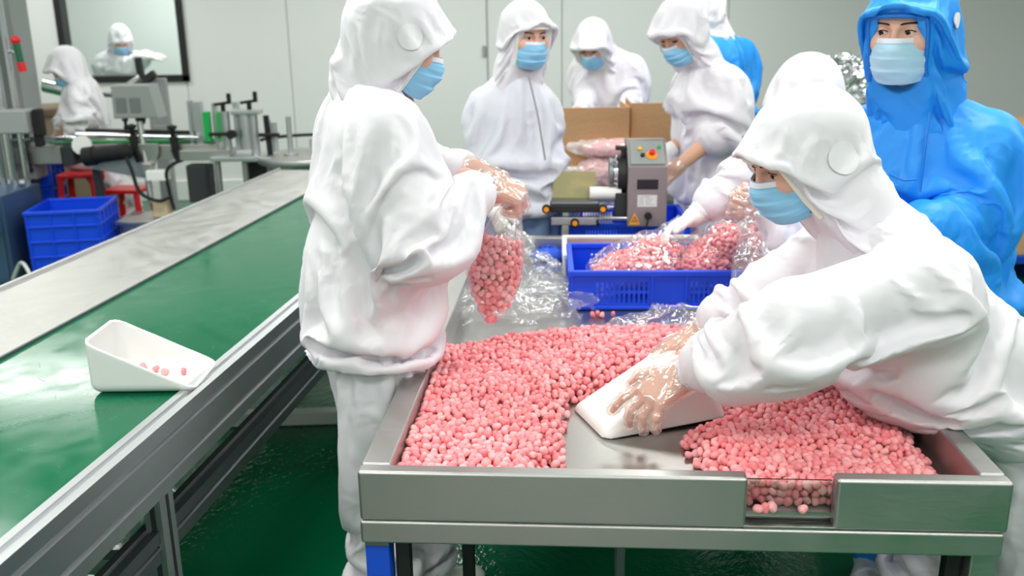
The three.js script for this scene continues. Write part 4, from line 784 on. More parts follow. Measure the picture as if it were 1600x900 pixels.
  for (const s of [1, -1]) { JF.cap(add(add(ch, lat, 0.08 * s), down, 0.06), add(J.pelvis, lat, 0.065 * s), tb * k, tb * k * 1.06); JF.cap(add(J.pelvis, lat, 0.065 * s), add(hemP, lat, 0.065 * s), tb * k * 1.06, tb * k * (S.flare ?? 1.0)); }
  JF.cap(add(ch, down, 0.04), J.neck, 0.105 * k, 0.078);
  for (const s of ['R', 'L']) JF.cap(ch, lerp(ch, J['sh' + s], 0.85), 0.1 * k, 0.082 * k);
  for (const e of S.bulges ?? []) JF.ell(L(e[0]), e[1], null, 0.08);
  const rs = S.sleeve ?? [0.085, 0.078, 0.058], sf = S.sleeveTo ?? 0.86, amp = S.fold ?? 0.011, sd = (P.seed ?? 0) + 3;
  const cuffs = [], limbs = [[JF, limbFold(ch, J.pelvis, amp, sd, ...(S.foldF ?? [3, 7]), 0.5)]], all = new Field(0.06); all.p = [...JF.p];
  for (const s of ['R', 'L']) {
    const sh = J['sh' + s], el = J['el' + s], we = add(lerp(el, J['wr' + s], sf), norm(sub(J['wr' + s], el)), sf > 0.5 ? -rs[2] * k * 0.7 : 0), A = new Field(0.03), Bf = new Field(0.03);
    A.cap(lerp(ch, sh, 0.7), sh, rs[0] * k * 0.95, rs[0] * k).cap(sh, el, rs[0] * k, rs[1] * k); Bf.cap(el, we, rs[1] * k, rs[2] * k, 0.02);
    const sg = S.sag?.[s] ?? 0; if (sg) Bf.ell(add(lerp(el, we, 0.25), [0, -sg, 0]), [0.08, 0.062, 0.08], null, 0.07);
    limbs.push([A, limbFold(sh, el, amp, sd + (s === 'R' ? 5 : 9)), 0.03], [Bf, limbFold(we, el, amp * 0.95, sd + (s === 'R' ? 13 : 17)), 0.03]); all.p.push(...A.p, ...Bf.p);
    cuffs.push([el, we, J['wr' + s]]);
  }
  const creases = (S.creases ?? []).map((c) => ({ p: c[0].map(L), a: c[1], w: c[2] }));
  const crease = (x, y, z, d) => {
    if (!creases.length || Math.abs(d) > 0.06) return d; let e = 0;
    for (const c of creases) for (let i = 0; i + 1 < c.p.length; i++) { const a = c.p[i], b = c.p[i + 1], ab = sub(b, a), ap = [x - a[0], y - a[1], z - a[2]], h = Math.max(0, Math.min(1, dot(ap, ab) / dot(ab, ab))), q = len(add(ap, ab, -h)); if (q < c.w * 2.5) e = Math.abs(e) > Math.abs(c.a * Math.exp(-q / c.w)) ? e : c.a * Math.exp(-q / c.w) * (i === 0 ? Math.min(1, h * 4 + 0.1) : 1) * (i + 2 === c.p.length ? Math.min(1, (1 - h) * 3 + 0.1) : 1); }
    return d - e;
  };
  const jdist = (x, y, z) => { let d = 1e9; for (const [F] of limbs) { const e = F.at(x, y, z); d = d > 1e8 ? e : smin(d, e, 0.035); } return d; };
  const hemD = (x, y, z) => (x - hemP[0]) * hemN[0] + (y - hemP[1]) * hemN[1] + (z - hemP[2]) * hemN[2];
  const jfun = (x, y, z) => Math.max(crease(x, y, z, jdist(x, y, z)), hemD(x, y, z));
  const dc = P.fine && P.cell < 0.009 ? 0.0125 : 0.016;
  const jacket = mesh(S.jacketName ?? 'jacket', drape(fieldMesh(all, dc, jfun, 0.03, 0.04), jdist, { excess: S.excess ?? 0.15, gap: S.gap ?? 0.014, max: 0.04, gravity: [0, -0.0003, 0], crinkle: S.crinkle, seed: sd, steps: S.steps ?? 60, bend: S.bend, pin: (x, y, z) => hemD(x, y, z) > -0.016 || dist([x, y, z], J.neck) < 0.095 || cuffs.some(([el, we]) => dist([x, y, z], we) < 0.13 && dot(sub([x, y, z], we), norm(sub(we, el))) > -0.012) }), S.jacketMat ?? M.cloth, t);
  if (S.waist) {   // gathered waistband at the hem
    const up2 = S.waist;
    const g = fieldMesh(JF, Math.min(cell, 0.007), (x, y, z, d) => { const hh = hemD(x, y, z) - 0.02; const q = sub([x, y, z], hemP), a = Math.atan2(dot(q, bf), dot(q, lat)); return Math.max(Math.max(d + 0.002 - 0.0035 * Math.sin(a * 58) - 0.004 * Math.cos(hh * 210), Math.abs(hh) - up2), -(d + 0.03)); }, 0.03, 0.02);
    mesh('waistband', g, S.jacketMat ?? M.cloth, jacket);
  }
  for (const [el, we, wr] of cuffs) {
    const ax = norm(sub(wr, we)), B = basis(ax, Math.abs(ax[1]) > 0.9 ? [1, 0, 0] : [0, 1, 0]), roll = sf < 0.5, r0 = roll ? rs[2] * k * 1.0 : 0.045, a0 = roll ? add(we, ax, -0.055) : add(we, ax, 0.02), a1 = roll ? we : add(wr, ax, -0.004);
    const C = new Field().cap(a0, a1, r0, roll ? r0 : 0.038);
    mesh('cuff', fieldMesh(C, Math.min(cell, 0.006), (x, y, z, d) => { const q = sub([x, y, z], a0), a = Math.atan2(dot(q, B[0]), dot(q, B[1])), h = dot(q, B[2]), hl = dist(a0, a1); return Math.max(d - 0.0022 * Math.sin(a * (roll ? 5 : 24)) - 0.002 * Math.cos(h * 300), h - hl, -h - 0.02, -(d + (roll ? 0.02 : 0.009))); }, 0.015, 0.01), S.jacketMat ?? M.cloth, jacket);
  }
  for (const d of S.details ?? []) { const m = mesh(d[0], d[1](L, { JF, jfun, ch, lat, down, bf }), d[2], jacket); }
  // trousers and shoes
  const TF = new Field(0.05), tr = S.leg ?? [0.108, 0.088, 0.078];
  TF.cap(hip.R, hip.L, 0.115, 0.115); if (hemLen < 0) for (const s of [1, -1]) TF.cap(add(J.pelvis, lat, 0.06 * s), add(add(J.pelvis, lat, 0.06 * s), down, hemLen - 0.07), 0.112, 0.098);
  for (const s of ['R', 'L']) TF.chain([hip[s], J['kn' + s], J['an' + s]], tr, 0.04);
  const tdist = (x, y, z) => TF.at(x, y, z);
  mesh('trousers', drape(fieldMesh(TF, dc * 1.1, null, 0.03, 0.03), tdist, { excess: 0.16, gap: 0.014, max: 0.03, gravity: [0, -0.0003, 0], seed: 40 + (P.seed ?? 0), steps: 70, pin: (x, y, z) => y > hip.R[1] + 0.06 + Math.max(0, -hemLen) || y < 0.12, subdivide: P.fine }), S.trouserMat ?? S.jacketMat ?? M.cloth, t);
  for (const s of ['R', 'L']) {
    const a = J['an' + s], f = norm([P.fwd[0], 0, P.fwd[2]]), F = new Field(0.03).cap([a[0], 0.1, a[2]], [a[0], 0.045, a[2]], 0.06, 0.05).cap([a[0] - f[0] * 0.03, 0.04, a[2] - f[2] * 0.03], [a[0] + f[0] * 0.16, 0.036, a[2] + f[2] * 0.16], 0.042, 0.038);
    const shoe = mesh('shoe', fieldMesh(F, 0.012, (x, y, z, d) => Math.max(d, -y + 0.006), 0.01), S.shoeMat ?? M.whitePlastic, t);
    mesh('sole', fieldMesh(F, 0.012, (x, y, z, d) => Math.max(d - 0.004, y - 0.016, -y + 0.001), 0.01), M.rubber, shoe);
  }
  for (const [g, m] of gloves) { g.computeVertexNormals(); mesh('glove', g, m, t); }
  if (S.collar) mesh('collar', fieldMesh(new Field().cap(lerp(J.neck, head.c, 0.1), lerp(J.neck, head.c, 0.55), 0.062, 0.058), 0.008, null, 0.01), M.collarBlack, t);
  return { t, HM, HB, head, J, L };
}

// ---------------------------------------------------------------- the ten workers
const DBG = false;
// 1: left, filling the hanging bag
{
  const fwd = norm([0.93, 0, -0.36]), right = norm(cross(fwd, [0, 1, 0])), C = [-0.348, 1.405, -2.33], pel = [-0.369, 0.897, -2.33];
  person({
    label: 'worker in white coveralls standing between conveyor and table, holding up a clear bag of candies', base: [-0.37, 0, -2.33], fwd, debug: DBG, fine: true, cell: 0.0062, seed: 1, bulk: 1.02, gaze: [0, -0.3],
    head: { c: [-0.261, 1.613, -2.3], fwd: [0.9, -0.32, -0.14], up: [0.3, 1, 0], s: 1.0 }, neck: [-0.334, 1.51, -2.33],
    shR: add(C, right, 0.17), shL: add(C, right, -0.17), elR: [-0.222, 1.199, -2.1], wrR: [-0.05, 1.264, -2.25], elL: [-0.219, 1.246, -2.52], wrL: [-0.093, 1.276, -2.42],
    pelvis: pel, hipAxis: right, knR: [-0.369, 0.505, -2.28], knL: [-0.328, 0.423, -2.42], anR: add([-0.368, 0.1, -2.246], [0.0, 0, 0]), anL: add([-0.26, 0.1, -2.4], [-0.02, 0, 0]),
    handScale: 0.9, handR: { F: [0.85, -0.3, -0.1], N: [-0.3, -0.8, -0.5], glove: 'film', curl: [1.05, 1.2, 0.7], thumb: [[0.045, -0.02, 0.045], [0.05, -0.04, 0.07], [0.04, -0.055, 0.09]] },
    handL: { F: [0.9, -0.25, 0.25], N: [-0.2, -0.85, 0.4], glove: 'film', curl: [0.9, 1.1, 0.6], thumb: [[0.045, -0.02, 0.045], [0.05, -0.04, 0.07], [0.04, -0.055, 0.09]] },
    style: {
      torso: 0.118, hem: 0.07, waist: 0.02, flare: 0.95, sleeve: [0.098, 0.09, 0.06], sag: { R: 0.03, L: 0 }, sleeveTo: 0.92, fold: 0.017,
      bulges: [[[-0.388, 1.039, -2.32], [0.16, 0.2, 0.16]]],
      creases: [[[[-0.345, 1.385, -2.12], [-0.285, 1.243, -2.05], [-0.258, 1.139, -2.05]], -0.016, 0.016], [[[-0.226, 1.353, -2.08], [-0.154, 1.298, -2.06], [-0.102, 1.227, -2.12]], 0.011, 0.02], [[[-0.267, 1.288, -2.04], [-0.169, 1.231, -2.03], [-0.087, 1.145, -2.08]], 0.012, 0.018], [[[-0.142, 1.305, -2.1], [-0.136, 1.235, -2.08]], -0.011, 0.014], [[[-0.459, 1.216, -2.2], [-0.388, 1.116, -2.15], [-0.311, 0.987, -2.15]], 0.011, 0.022], [[[-0.486, 1.056, -2.2], [-0.386, 0.991, -2.14], [-0.281, 0.925, -2.14]], 0.011, 0.022], [[[-0.366, 1.029, -2.12], [-0.31, 0.932, -2.12]], -0.009, 0.016]],
      hoodShape: { front: 0.03, tilt: 0.34, w: 0.11, h: 0.128, d: 0.118, extra: [[[0, 0.02, -0.08], [0.09, 0.09, 0.06]], [[0, -0.1, -0.125], [0.035, 0.02, 0.022]]], patches: [[[-0.15, 0.016, 0.02], [-1, 0, 0.05], [0, 1, 0], 0.029, 0.005]], trim: 0.005, open: { c: [0, -0.058, 0.135], r: [0.076, 0.104, 0.168] } },
      leg: [0.108, 0.094, 0.086], legFold: 0.016,
    },
  });
}
// 2: leaning over the table with the scoop
{
  const fwd = norm([-0.9, 0, 0.1]), C = [0.818, 1.131, -2], axis = norm([0.1, 0, 1]);
  person({
    hair: [0, 1, 2, 3, 4].map((i) => [[0.073 + i * 0.001, 0.0, 0.03 - i * 0.004], [0.078, -0.035, 0.034 - i * 0.004], [0.072, -0.065 - i * 0.006, 0.038 - i * 0.003], [0.064, -0.085 - i * 0.004, 0.04]]),
    label: 'worker in white coveralls leaning far over the sorting table, pushing a white scoop through candies', base: [1.22, 0, -1.95], fwd, debug: DBG, fine: true, cell: 0.0062, seed: 5, gaze: [0.1, -0.35],
    head: { c: [0.62, 1.367, -2], fwd: [-0.92, -0.4, 0.24], up: [-0.12, 1, 0.1], s: 1.04 }, neck: [0.732, 1.265, -2],
    shL: add(C, axis, 0.175), shR: add(C, axis, -0.175), elL: [0.567, 1.063, -1.78], wrL: [0.379, 0.885, -1.93], elR: [0.641, 0.992, -2.2], wrR: [0.47, 0.887, -2.22],
    pelvis: [1.234, 0.758, -1.98], hipAxis: axis, knL: [1.239, 0.54, -1.92], knR: [1.31, 0.371, -2.25], anL: [1.2, 0.1, -1.9], anR: [1.13, 0.1, -2.3],
    handScale: 1.02, handL: { F: [-0.86, -0.4, 0.32], N: [0.1, -0.85, -0.5], glove: 'film', spread: 0.22, yaw: -0.1, curls: [[0.22, 0.42, 0.25], [0.55, 0.65, 0.3], [0.62, 0.7, 0.3], [0.6, 0.65, 0.3]], thumb: [[0.05, -0.015, 0.04], [0.07, -0.028, 0.065], [0.08, -0.045, 0.085]] },
    handR: { F: [-0.9, -0.35, 0.15], N: [0, -1, 0.2], glove: 'film', curl: [0.3, 0.4, 0.3] },
    style: {
      mask: M.mask, torso: 0.11, hem: -0.07, waist: 0.026, flare: 0.9, sleeve: [0.1, 0.092, 0.07], sag: { L: 0.02, R: 0 }, sleeveTo: 0.9, fold: 0.018, foldF: [3, 5.5], collar: true,
      bulges: [[[0.87, 0.971, -1.98], [0.15, 0.16, 0.16]], [[0.987, 0.9, -1.98], [0.15, 0.13, 0.16]]],
      creases: [[[[0.716, 1.201, -1.75], [0.683, 1.107, -1.72], [0.622, 1.022, -1.74]], -0.020, 0.014], [[[0.803, 1.263, -1.78], [0.89, 1.165, -1.78], [1.027, 1.077, -1.8]], 0.011, 0.02], [[[0.758, 1.087, -1.78], [0.877, 1.058, -1.78], [0.994, 1.036, -1.8]], 0.012, 0.018], [[[0.779, 1.005, -1.78], [0.889, 0.926, -1.8], [0.957, 0.911, -1.8]], 0.013, 0.018], [[[0.551, 1.211, -1.72], [0.617, 1.133, -1.68]], 0.012, 0.018], [[[0.501, 1.116, -1.74], [0.566, 1.089, -1.7]], 0.011, 0.016], [[[0.437, 1.01, -1.82], [0.501, 0.96, -1.8], [0.573, 0.942, -1.77]], 0.010, 0.016], [[[0.72, 1.29, -1.75], [0.732, 1.181, -1.73]], 0.012, 0.012]],
      hoodShape: { front: 0.032, tilt: 0.36, w: 0.106, h: 0.112, d: 0.127, extra: [[[0, 0.028, -0.07], [0.088, 0.08, 0.075]], [[0, -0.03, -0.085], [0.088, 0.1, 0.06]]], patches: [[[0.15, 0.0, -0.03], [1, 0, 0.05], [0, 1, 0], 0.031, 0.005]], trim: 0.006, open: { c: [0, -0.058, 0.138], r: [0.077, 0.104, 0.168] } },
      leg: [0.12, 0.1, 0.09], legFold: 0.014,
    },
  });
}
// 3: blue man at the right
{
  const fwd = norm([-0.52, 0, 0.85]), right = norm(cross(fwd, [0, 1, 0])), C = [1.112, 1.323, -2.5];
  person({
    label: 'worker in shiny blue coveralls and blue hood standing at the right with folded arms', base: [1.2, 0, -2.52], fwd, debug: DBG, fine: true, cell: 0.0062, seed: 9, gaze: [-0.25, -0.12],
    head: { c: [1.019, 1.616, -2.45], fwd: [-0.66, -0.06, 0.75], s: 1.05 }, neck: [1.102, 1.444, -2.5],
    shR: add(C, right, 0.155), shL: add(C, right, -0.15), elR: [0.955, 1.056, -2.42], wrR: [1.012, 1.014, -2.28], elL: [1.165, 1.136, -2.36], wrL: [0.972, 1.152, -2.2],
    pelvis: [1.187, 0.852, -2.52], hipAxis: right, knR: [1.1, 0.48, -2.5], knL: [1.3, 0.48, -2.52], anR: [1.1, 0.1, -2.52], anL: [1.3, 0.1, -2.55],
    handR: { F: [0.2, -0.9, 0.2], N: [0, 0, -1], glove: 'white', curl: [0.3, 0.4, 0.3] }, handL: { F: [-0.92, -0.1, 0.38], N: [0, -0.3, -1], glove: 'white', curl: [0.3, 0.4, 0.3] },
    style: {
      jacketMat: M.blueCloth, trimMat: M.blueTrim, mask: M.maskPale, torso: 0.14, hem: 0.2, sleeve: [0.1, 0.092, 0.07], sleeveTo: 0.84, fold: 0.018, collar: true,
      creases: [[[[1.105, 1.398, -2.3], [1.049, 1.293, -2.27], [1.041, 1.183, -2.26]], -0.014, 0.014], [[[1.114, 1.339, -2.27], [1.141, 1.232, -2.25]], 0.012, 0.016], [[[1.05, 1.235, -2.24], [1.118, 1.186, -2.24]], 0.013, 0.016], [[[1.17, 1.395, -2.32], [1.217, 1.218, -2.32], [1.275, 1.006, -2.36]], 0.009, 0.02], [[[0.926, 1.383, -2.32], [0.991, 1.289, -2.3]], 0.009, 0.02]],
      hoodShape: { front: 0.05, tilt: 0.22, w: 0.112, h: 0.132, d: 0.124, extra: [[[0.02, -0.03, -0.1], [0.085, 0.09, 0.06]], [[0, -0.14, 0.03], [0.07, 0.05, 0.05]]], patches: [[[0.15, 0.02, 0.01], [0.9, 0, 0.35], [0, 1, 0], 0.018, 0.006]], trim: 0.005, open: { c: [0, -0.06, 0.14], r: [0.068, 0.108, 0.165] } },
      details: [
        ['chest_seam', (L) => tube([L([1.015, 1.425, -2.27]), L([1.005, 1.343, -2.25]), L([1.004, 1.234, -2.25])], 0.003, 24, 5), M.blueTrim],
        ['pocket_edge', (L) => tube([L([0.929, 1.277, -2.26]), L([0.96, 1.264, -2.25]), L([0.992, 1.265, -2.25])], 0.003, 16, 5), M.blueTrim],
      ],
    },
  });
}
// 4: standing in the middle in a long coat
{
  const fwd = norm([0.25, 0, 1]), right = norm(cross(fwd, [0, 1, 0])), C = [0.011, 1.308, -4.05];
  person({
    label: 'worker in a long white coat and jeans standing upright behind the hanging bag', base: [0.0, 0, -4.05], fwd, debug: DBG, fine: true, cell: 0.011, seed: 13, gaze: [0.2, -0.15],
    head: { c: [0.073, 1.592, -4], fwd: [0.42, -0.12, 0.9], s: 1.04 }, neck: [0.034, 1.452, -4.05],
    shR: add(C, right, 0.122), shL: add(C, right, -0.122), elR: [-0.112, 1.082, -4.05], wrR: [-0.072, 0.87, -3.9], elL: [0.149, 1.096, -4.1], wrL: [0.236, 0.935, -4.14],
    pelvis: [0.023, 0.919, -4.08], hipAxis: right, knR: [-0.08, 0.48, -4.05], knL: [0.14, 0.48, -4.05], anR: [-0.09, 0.1, -4.08], anL: [0.14, 0.1, -4.08],
    handR: { F: [0.4, -0.7, 0.5], N: [0.7, 0, -0.6], glove: 'white' }, handL: { F: [0.5, -0.6, -0.2], N: [-0.6, -0.6, 0], glove: 'white' },
    style: { jacketMat: M.coat, hoodMat: M.cloth, jacketName: 'coat', hem: 0.1, torso: 0.115, flare: 1.05, sleeve: [0.076, 0.07, 0.058], fold: 0.016, foldF: [2.5, 6], trouserMat: M.jean, leg: [0.1, 0.085, 0.075],
      details: [['zip', (L) => tube([L([0.079, 1.434, -3.88]), L([0.115, 1.276, -3.86]), L([0.146, 1.09, -3.87])], 0.004, 24, 5), M.grey]] },
  });
}
// 5: far back, bent over the carton
{
  const fwd = norm([-0.35, 0, 0.9]), right = norm(cross(fwd, [0, 1, 0])), C = [0.607, 1.369, -5.85];
  person({
    label: 'worker in white bowed over the open carton against the back wall', base: [0.6, 0, -5.95], fwd, debug: DBG, cell: 0.013, seed: 17,
    head: { c: [0.498, 1.514, -5.7], fwd: [-0.35, -0.55, 0.75], s: 1.04 }, neck: [0.591, 1.426, -5.85],
    shR: add(C, right, 0.16), shL: add(C, right, -0.16), elR: [0.463, 1.185, -5.75], wrR: [0.407, 1.077, -5.5], elL: [0.73, 1.167, -5.7], wrL: [0.627, 1.061, -5.45],
    pelvis: [0.662, 0.861, -5.98], hipAxis: right, knR: [0.52, 0.48, -5.95], knL: [0.72, 0.48, -5.95], anR: [0.52, 0.1, -5.98], anL: [0.72, 0.1, -5.98],
    handR: { F: [0.1, -0.9, 0.4], N: [0.6, 0, -0.6], glove: 'white' }, handL: { F: [-0.1, -0.9, 0.4], N: [-0.6, 0, -0.6], glove: 'white' }, style: { sleeve: [0.082, 0.074, 0.06] },
  });
}
// 6: rolled sleeves, bending to the left
{
  const fwd = norm([-0.95, 0, 0.25]), axis = norm(cross(fwd, [0, 1, 0])), C = [0.906, 1.366, -4.3];
  person({
    label: 'worker in white with sleeves rolled above bare forearms, bending beside the date coder', base: [0.98, 0, -4.35], fwd, debug: DBG, cell: 0.011, seed: 21,
    head: { c: [0.749, 1.602, -4.2], fwd: [-0.66, -0.55, 0.5], s: 1.04 }, neck: [0.851, 1.475, -4.28],
    shR: add(C, axis, 0.16), shL: add(C, axis, -0.16), elL: [0.934, 1.17, -4.12], wrL: [0.736, 1.015, -4.1], elR: [0.872, 1.137, -4.42], wrR: [0.745, 1.058, -4.35],
    pelvis: [0.945, 0.933, -4.36], hipAxis: axis, knR: [0.9, 0.48, -4.45], knL: [0.98, 0.48, -4.25], anR: [0.92, 0.1, -4.48], anL: [1.0, 0.1, -4.25],
    handR: { F: [-0.8, -0.5, 0.2], N: [0, -0.6, -0.6], glove: 'white', curl: [0.5, 0.6, 0.4] }, handL: { F: [-0.75, -0.55, 0.1], N: [0, -0.5, -0.8], glove: 'film', curl: [0.5, 0.6, 0.4] },
    style: { bareArms: true, sleeve: [0.098, 0.095, 0.085], sleeveTo: 0.14, skin: M.skinHand, fold: 0.012, hem: 0.1 },
  });
}
// 7: blue coveralls and white hood, further back
{
  const fwd = norm([-0.6, 0, -0.6]), axis = norm(cross(fwd, [0, 1, 0])), C = [1.165, 1.459, -5.2];
  person({
    label: 'worker in blue coveralls and white hood half hidden behind the worker with rolled sleeves', base: [1.2, 0, -5.25], fwd, debug: DBG, cell: 0.013, seed: 25,
    head: { c: [1.03, 1.704, -5.2], fwd: [-0.8, -0.35, -0.3], s: 1.04 }, neck: [1.097, 1.584, -5.2],
    shR: add(C, axis, 0.17), shL: add(C, axis, -0.17), elR: [1.218, 1.145, -5.45], wrR: [1.113, 1.025, -5.55], elL: [1.192, 1.176, -5.1], wrL: [1.068, 1.069, -5.15],
    pelvis: [1.219, 0.967, -5.25], hipAxis: axis, knR: [1.2, 0.48, -5.35], knL: [1.22, 0.48, -5.15], anR: [1.2, 0.1, -5.38], anL: [1.22, 0.1, -5.15],
    handR: { F: [-1, -0.2, -0.2], N: [0, -1, 0], glove: 'white' }, handL: { F: [-1, -0.2, -0.2], N: [0, -1, 0], glove: 'white' },
    style: { jacketMat: M.blueCloth, hoodMat: M.cloth, sleeve: [0.095, 0.085, 0.065] },
  });
}
// 8: hidden behind the leaning worker, reaching for the crate
{
  const fwd = norm([-0.95, 0, 0.2]), axis = norm(cross(fwd, [0, 1, 0])), C = [1.055, 1.189, -3.1];
  person({
    label: 'worker in white mostly hidden behind the leaning one, reaching into the blue crate', base: [1.32, 0, -3.15], fwd, debug: DBG, cell: 0.009, seed: 29,
    head: { c: [0.979, 1.396, -3.1], fwd: [-0.75, -0.6, 0.2], s: 1.0 }, neck: [1.044, 1.264, -3.1],
    shR: add(C, axis, 0.17), shL: add(C, axis, -0.17), elR: [0.849, 1.136, -3.25], wrR: [0.64, 0.986, -3.18], elL: [0.885, 1.02, -2.88], wrL: [0.8, 1.079, -2.92],
    pelvis: [1.339, 0.795, -3.15], hipAxis: axis, knR: [1.3, 0.48, -3.25], knL: [1.32, 0.48, -3.05], anR: [1.34, 0.1, -3.25], anL: [1.36, 0.1, -3.0],
    handR: { F: [-0.9, -0.35, 0.25], N: [0, -0.8, 0.4], glove: 'white', curl: [0.4, 0.5, 0.4] }, handL: { F: [-0.7, 0.3, 0.2], N: [0, 0, 1], glove: 'film', curl: [0.8, 0.8, 0.5] },
    style: { sleeve: [0.1, 0.092, 0.07], fold: 0.012, hem: 0.06, hoodShape: { w: 0.11, h: 0.122, d: 0.125 } },
  });
}
// 9: far left at the labelling machine
{
  const fwd = norm([-0.9, 0, 0.3]), axis = norm(cross(fwd, [0, 1, 0])), C = [-3.121, 1.206, -6.95];
  person({
    label: 'worker in white stooping at the labelling machine at the far left', base: [-2.98, 0, -7.0], fwd, debug: DBG, cell: 0.013, seed: 33,
    head: { c: [-3.197, 1.365, -6.9], fwd: [-0.72, -0.55, 0.35], s: 1.08 }, neck: [-3.16, 1.262, -6.95],
    shR: add(C, axis, 0.15), shL: add(C, axis, -0.15), elL: [-3.064, 1.048, -6.75], wrL: [-3.166, 0.887, -6.7], elR: [-3.319, 1.018, -7.1], wrR: [-3.345, 0.892, -6.95],
    pelvis: [-3.156, 0.77, -7], hipAxis: axis, knR: [-2.98, 0.45, -7.1], knL: [-2.96, 0.45, -6.95], anR: [-2.95, 0.1, -7.1], anL: [-2.93, 0.1, -6.95],
    handR: { F: [-0.6, -0.7, 0.2], N: [0, -0.6, -0.8] }, handL: { F: [-0.5, -0.8, 0.1], N: [0, -0.6, -0.8] }, style: { sleeve: [0.09, 0.085, 0.065], hem: 0.12 },
  });
}
// 10: beyond the window
{
  const fwd = norm([0.75, 0, 0.6]), axis = norm(cross(fwd, [0, 1, 0])), C = [-4.075, 1.301, -10];
  person({
    label: 'worker in white seen through the black framed window, arms stretched to the right', base: [-3.95, 0, -10.05], fwd, debug: DBG, cell: 0.014, seed: 37,
    head: { c: [-3.994, 1.515, -9.9], fwd: [0.35, -0.5, 0.75], s: 1.1 }, neck: [-4.089, 1.398, -10],
    shR: add(C, axis, 0.16), shL: add(C, axis, -0.16), elR: [-3.853, 1.276, -9.75], wrR: [-3.658, 1.341, -9.65], elL: [-3.899, 1.318, -10], wrL: [-3.666, 1.361, -9.8],
    pelvis: [-4.256, 0.8, -10.1], hipAxis: axis, knR: [-4, 0.48, -10], knL: [-3.9, 0.48, -10.15], anR: [-4, 0.1, -10], anL: [-3.92, 0.1, -10.2],
    handR: { F: [1, 0, 0.2], N: [0, -1, 0], glove: 'white', curl: [0.2, 0.3, 0.2] }, handL: { F: [1, 0, 0.2], N: [0, -1, 0], glove: 'white', curl: [0.2, 0.3, 0.2] }, style: { sleeve: [0.095, 0.085, 0.065] },
  });
}

// ---------------------------------------------------------------- scoops
const scoopGeo = (L = 0.27, W = 0.2, H = 0.14) => {
  const rb = (x, y, z, e) => { const r = 0.028, qx = Math.abs(x - L / 2) - (L / 2 - r - e), qy = Math.abs(y - H * 0.75) - (H * 0.75 - r - e), qz = Math.abs(z) - (W / 2 - r - e); return Math.hypot(Math.max(qx, 0), Math.max(qy, 0), Math.max(qz, 0)) + Math.min(Math.max(qx, qy, qz), 0) - r; };
  const n = norm([H * 0.93, L, 0]);
  return surf((x, y, z) => { const o = rb(x, y, z, 0), i = rb(Math.max(x, -1), y, z, 0.006), cutp = x * n[0] + (y - H) * n[1]; return Math.max(o, -i, cutp, x - L); }, [-0.02, -0.02, -W / 2 - 0.02], [L + 0.02, H + 0.03, W / 2 + 0.02], 0.0034, 0.02);
};
{
  const g = scoopGeo(); g.translate(-1.05, 0.7735, -2.235);
  tag(mesh('scoop', g, M.white), 'white plastic feed scoop lying open on the green belt with a few candies in it', 'scoop');
  const h = scoopGeo(0.3, 0.2, 0.158); h.rotateZ(Math.atan2(0.158, 0.3)); h.rotateX(Math.PI); h.computeBoundingBox(); h.translate(0, -h.boundingBox.min.y, 0);
  h.rotateY(Math.PI + 0.32); h.translate(0.418, FLOORY + 0.001, -2.125);
  tag(mesh('scoop', h, M.white), 'white plastic scoop turned face down on the steel tray under the gloved hand', 'scoop');
}

// ---------------------------------------------------------------- candies
const CANDY = [];
for (let v = 0; v < 5; v++) {
  const F = new Field(0.004), n = 2 + (v % 3);
  F.ell([0, 0, 0], [0.0068, 0.0058, 0.0066], null, 0.004);
  for (let i = 0; i < n; i++) { const a = i / n * 6.28 + v, b = 0.0045; F.ell([Math.cos(a) * b, (rnd() - 0.5) * 0.002, Math.sin(a) * b], [0.0042 + rnd() * 0.001, 0.0048 + rnd() * 0.001, 0.0042 + rnd() * 0.001], null, 0.0035); }
  CANDY.push(fieldMesh(F, 0.0021, null, 0.0015, 0.004));
}
const quat = () => new THREE.Quaternion().setFromEuler(new THREE.Euler(rnd() * 6.28, rnd() * 6.28, rnd() * 6.28));
// push points apart inside a region: ins(p) moves a point back into it
function relax(pts, gap, iters, ins) {
  for (let it = 0; it < iters; it++) {
    const H = new Map(), key = (a, b, c) => (a * 73856093) ^ (b * 19349663) ^ (c * 83492791);
    pts.forEach((p, i) => { const k = key(Math.floor(p[0] / gap), Math.floor(p[1] / gap), Math.floor(p[2] / gap)); const l = H.get(k); if (l) l.push(i); else H.set(k, [i]); });
    for (let i = 0; i < pts.length; i++) {
      const p = pts[i], cx = Math.floor(p[0] / gap), cy = Math.floor(p[1] / gap), cz = Math.floor(p[2] / gap);
      for (let a = -1; a <= 1; a++) for (let b = -1; b <= 1; b++) for (let c = -1; c <= 1; c++) for (const j of H.get(key(cx + a, cy + b, cz + c)) ?? []) {
        if (j <= i) continue; const q = pts[j], dx = p[0] - q[0], dy = p[1] - q[1], dz = p[2] - q[2], d2 = dx * dx + dy * dy + dz * dz;
        if (d2 < gap * gap && d2 > 1e-12) { const d = Math.sqrt(d2), m = (gap - d) * 0.45 / d; p[0] += dx * m; p[1] += dy * m; p[2] += dz * m; q[0] -= dx * m; q[1] -= dy * m; q[2] -= dz * m; }
      }
    }
    for (const p of pts) ins(p);
  }
  return pts;
}
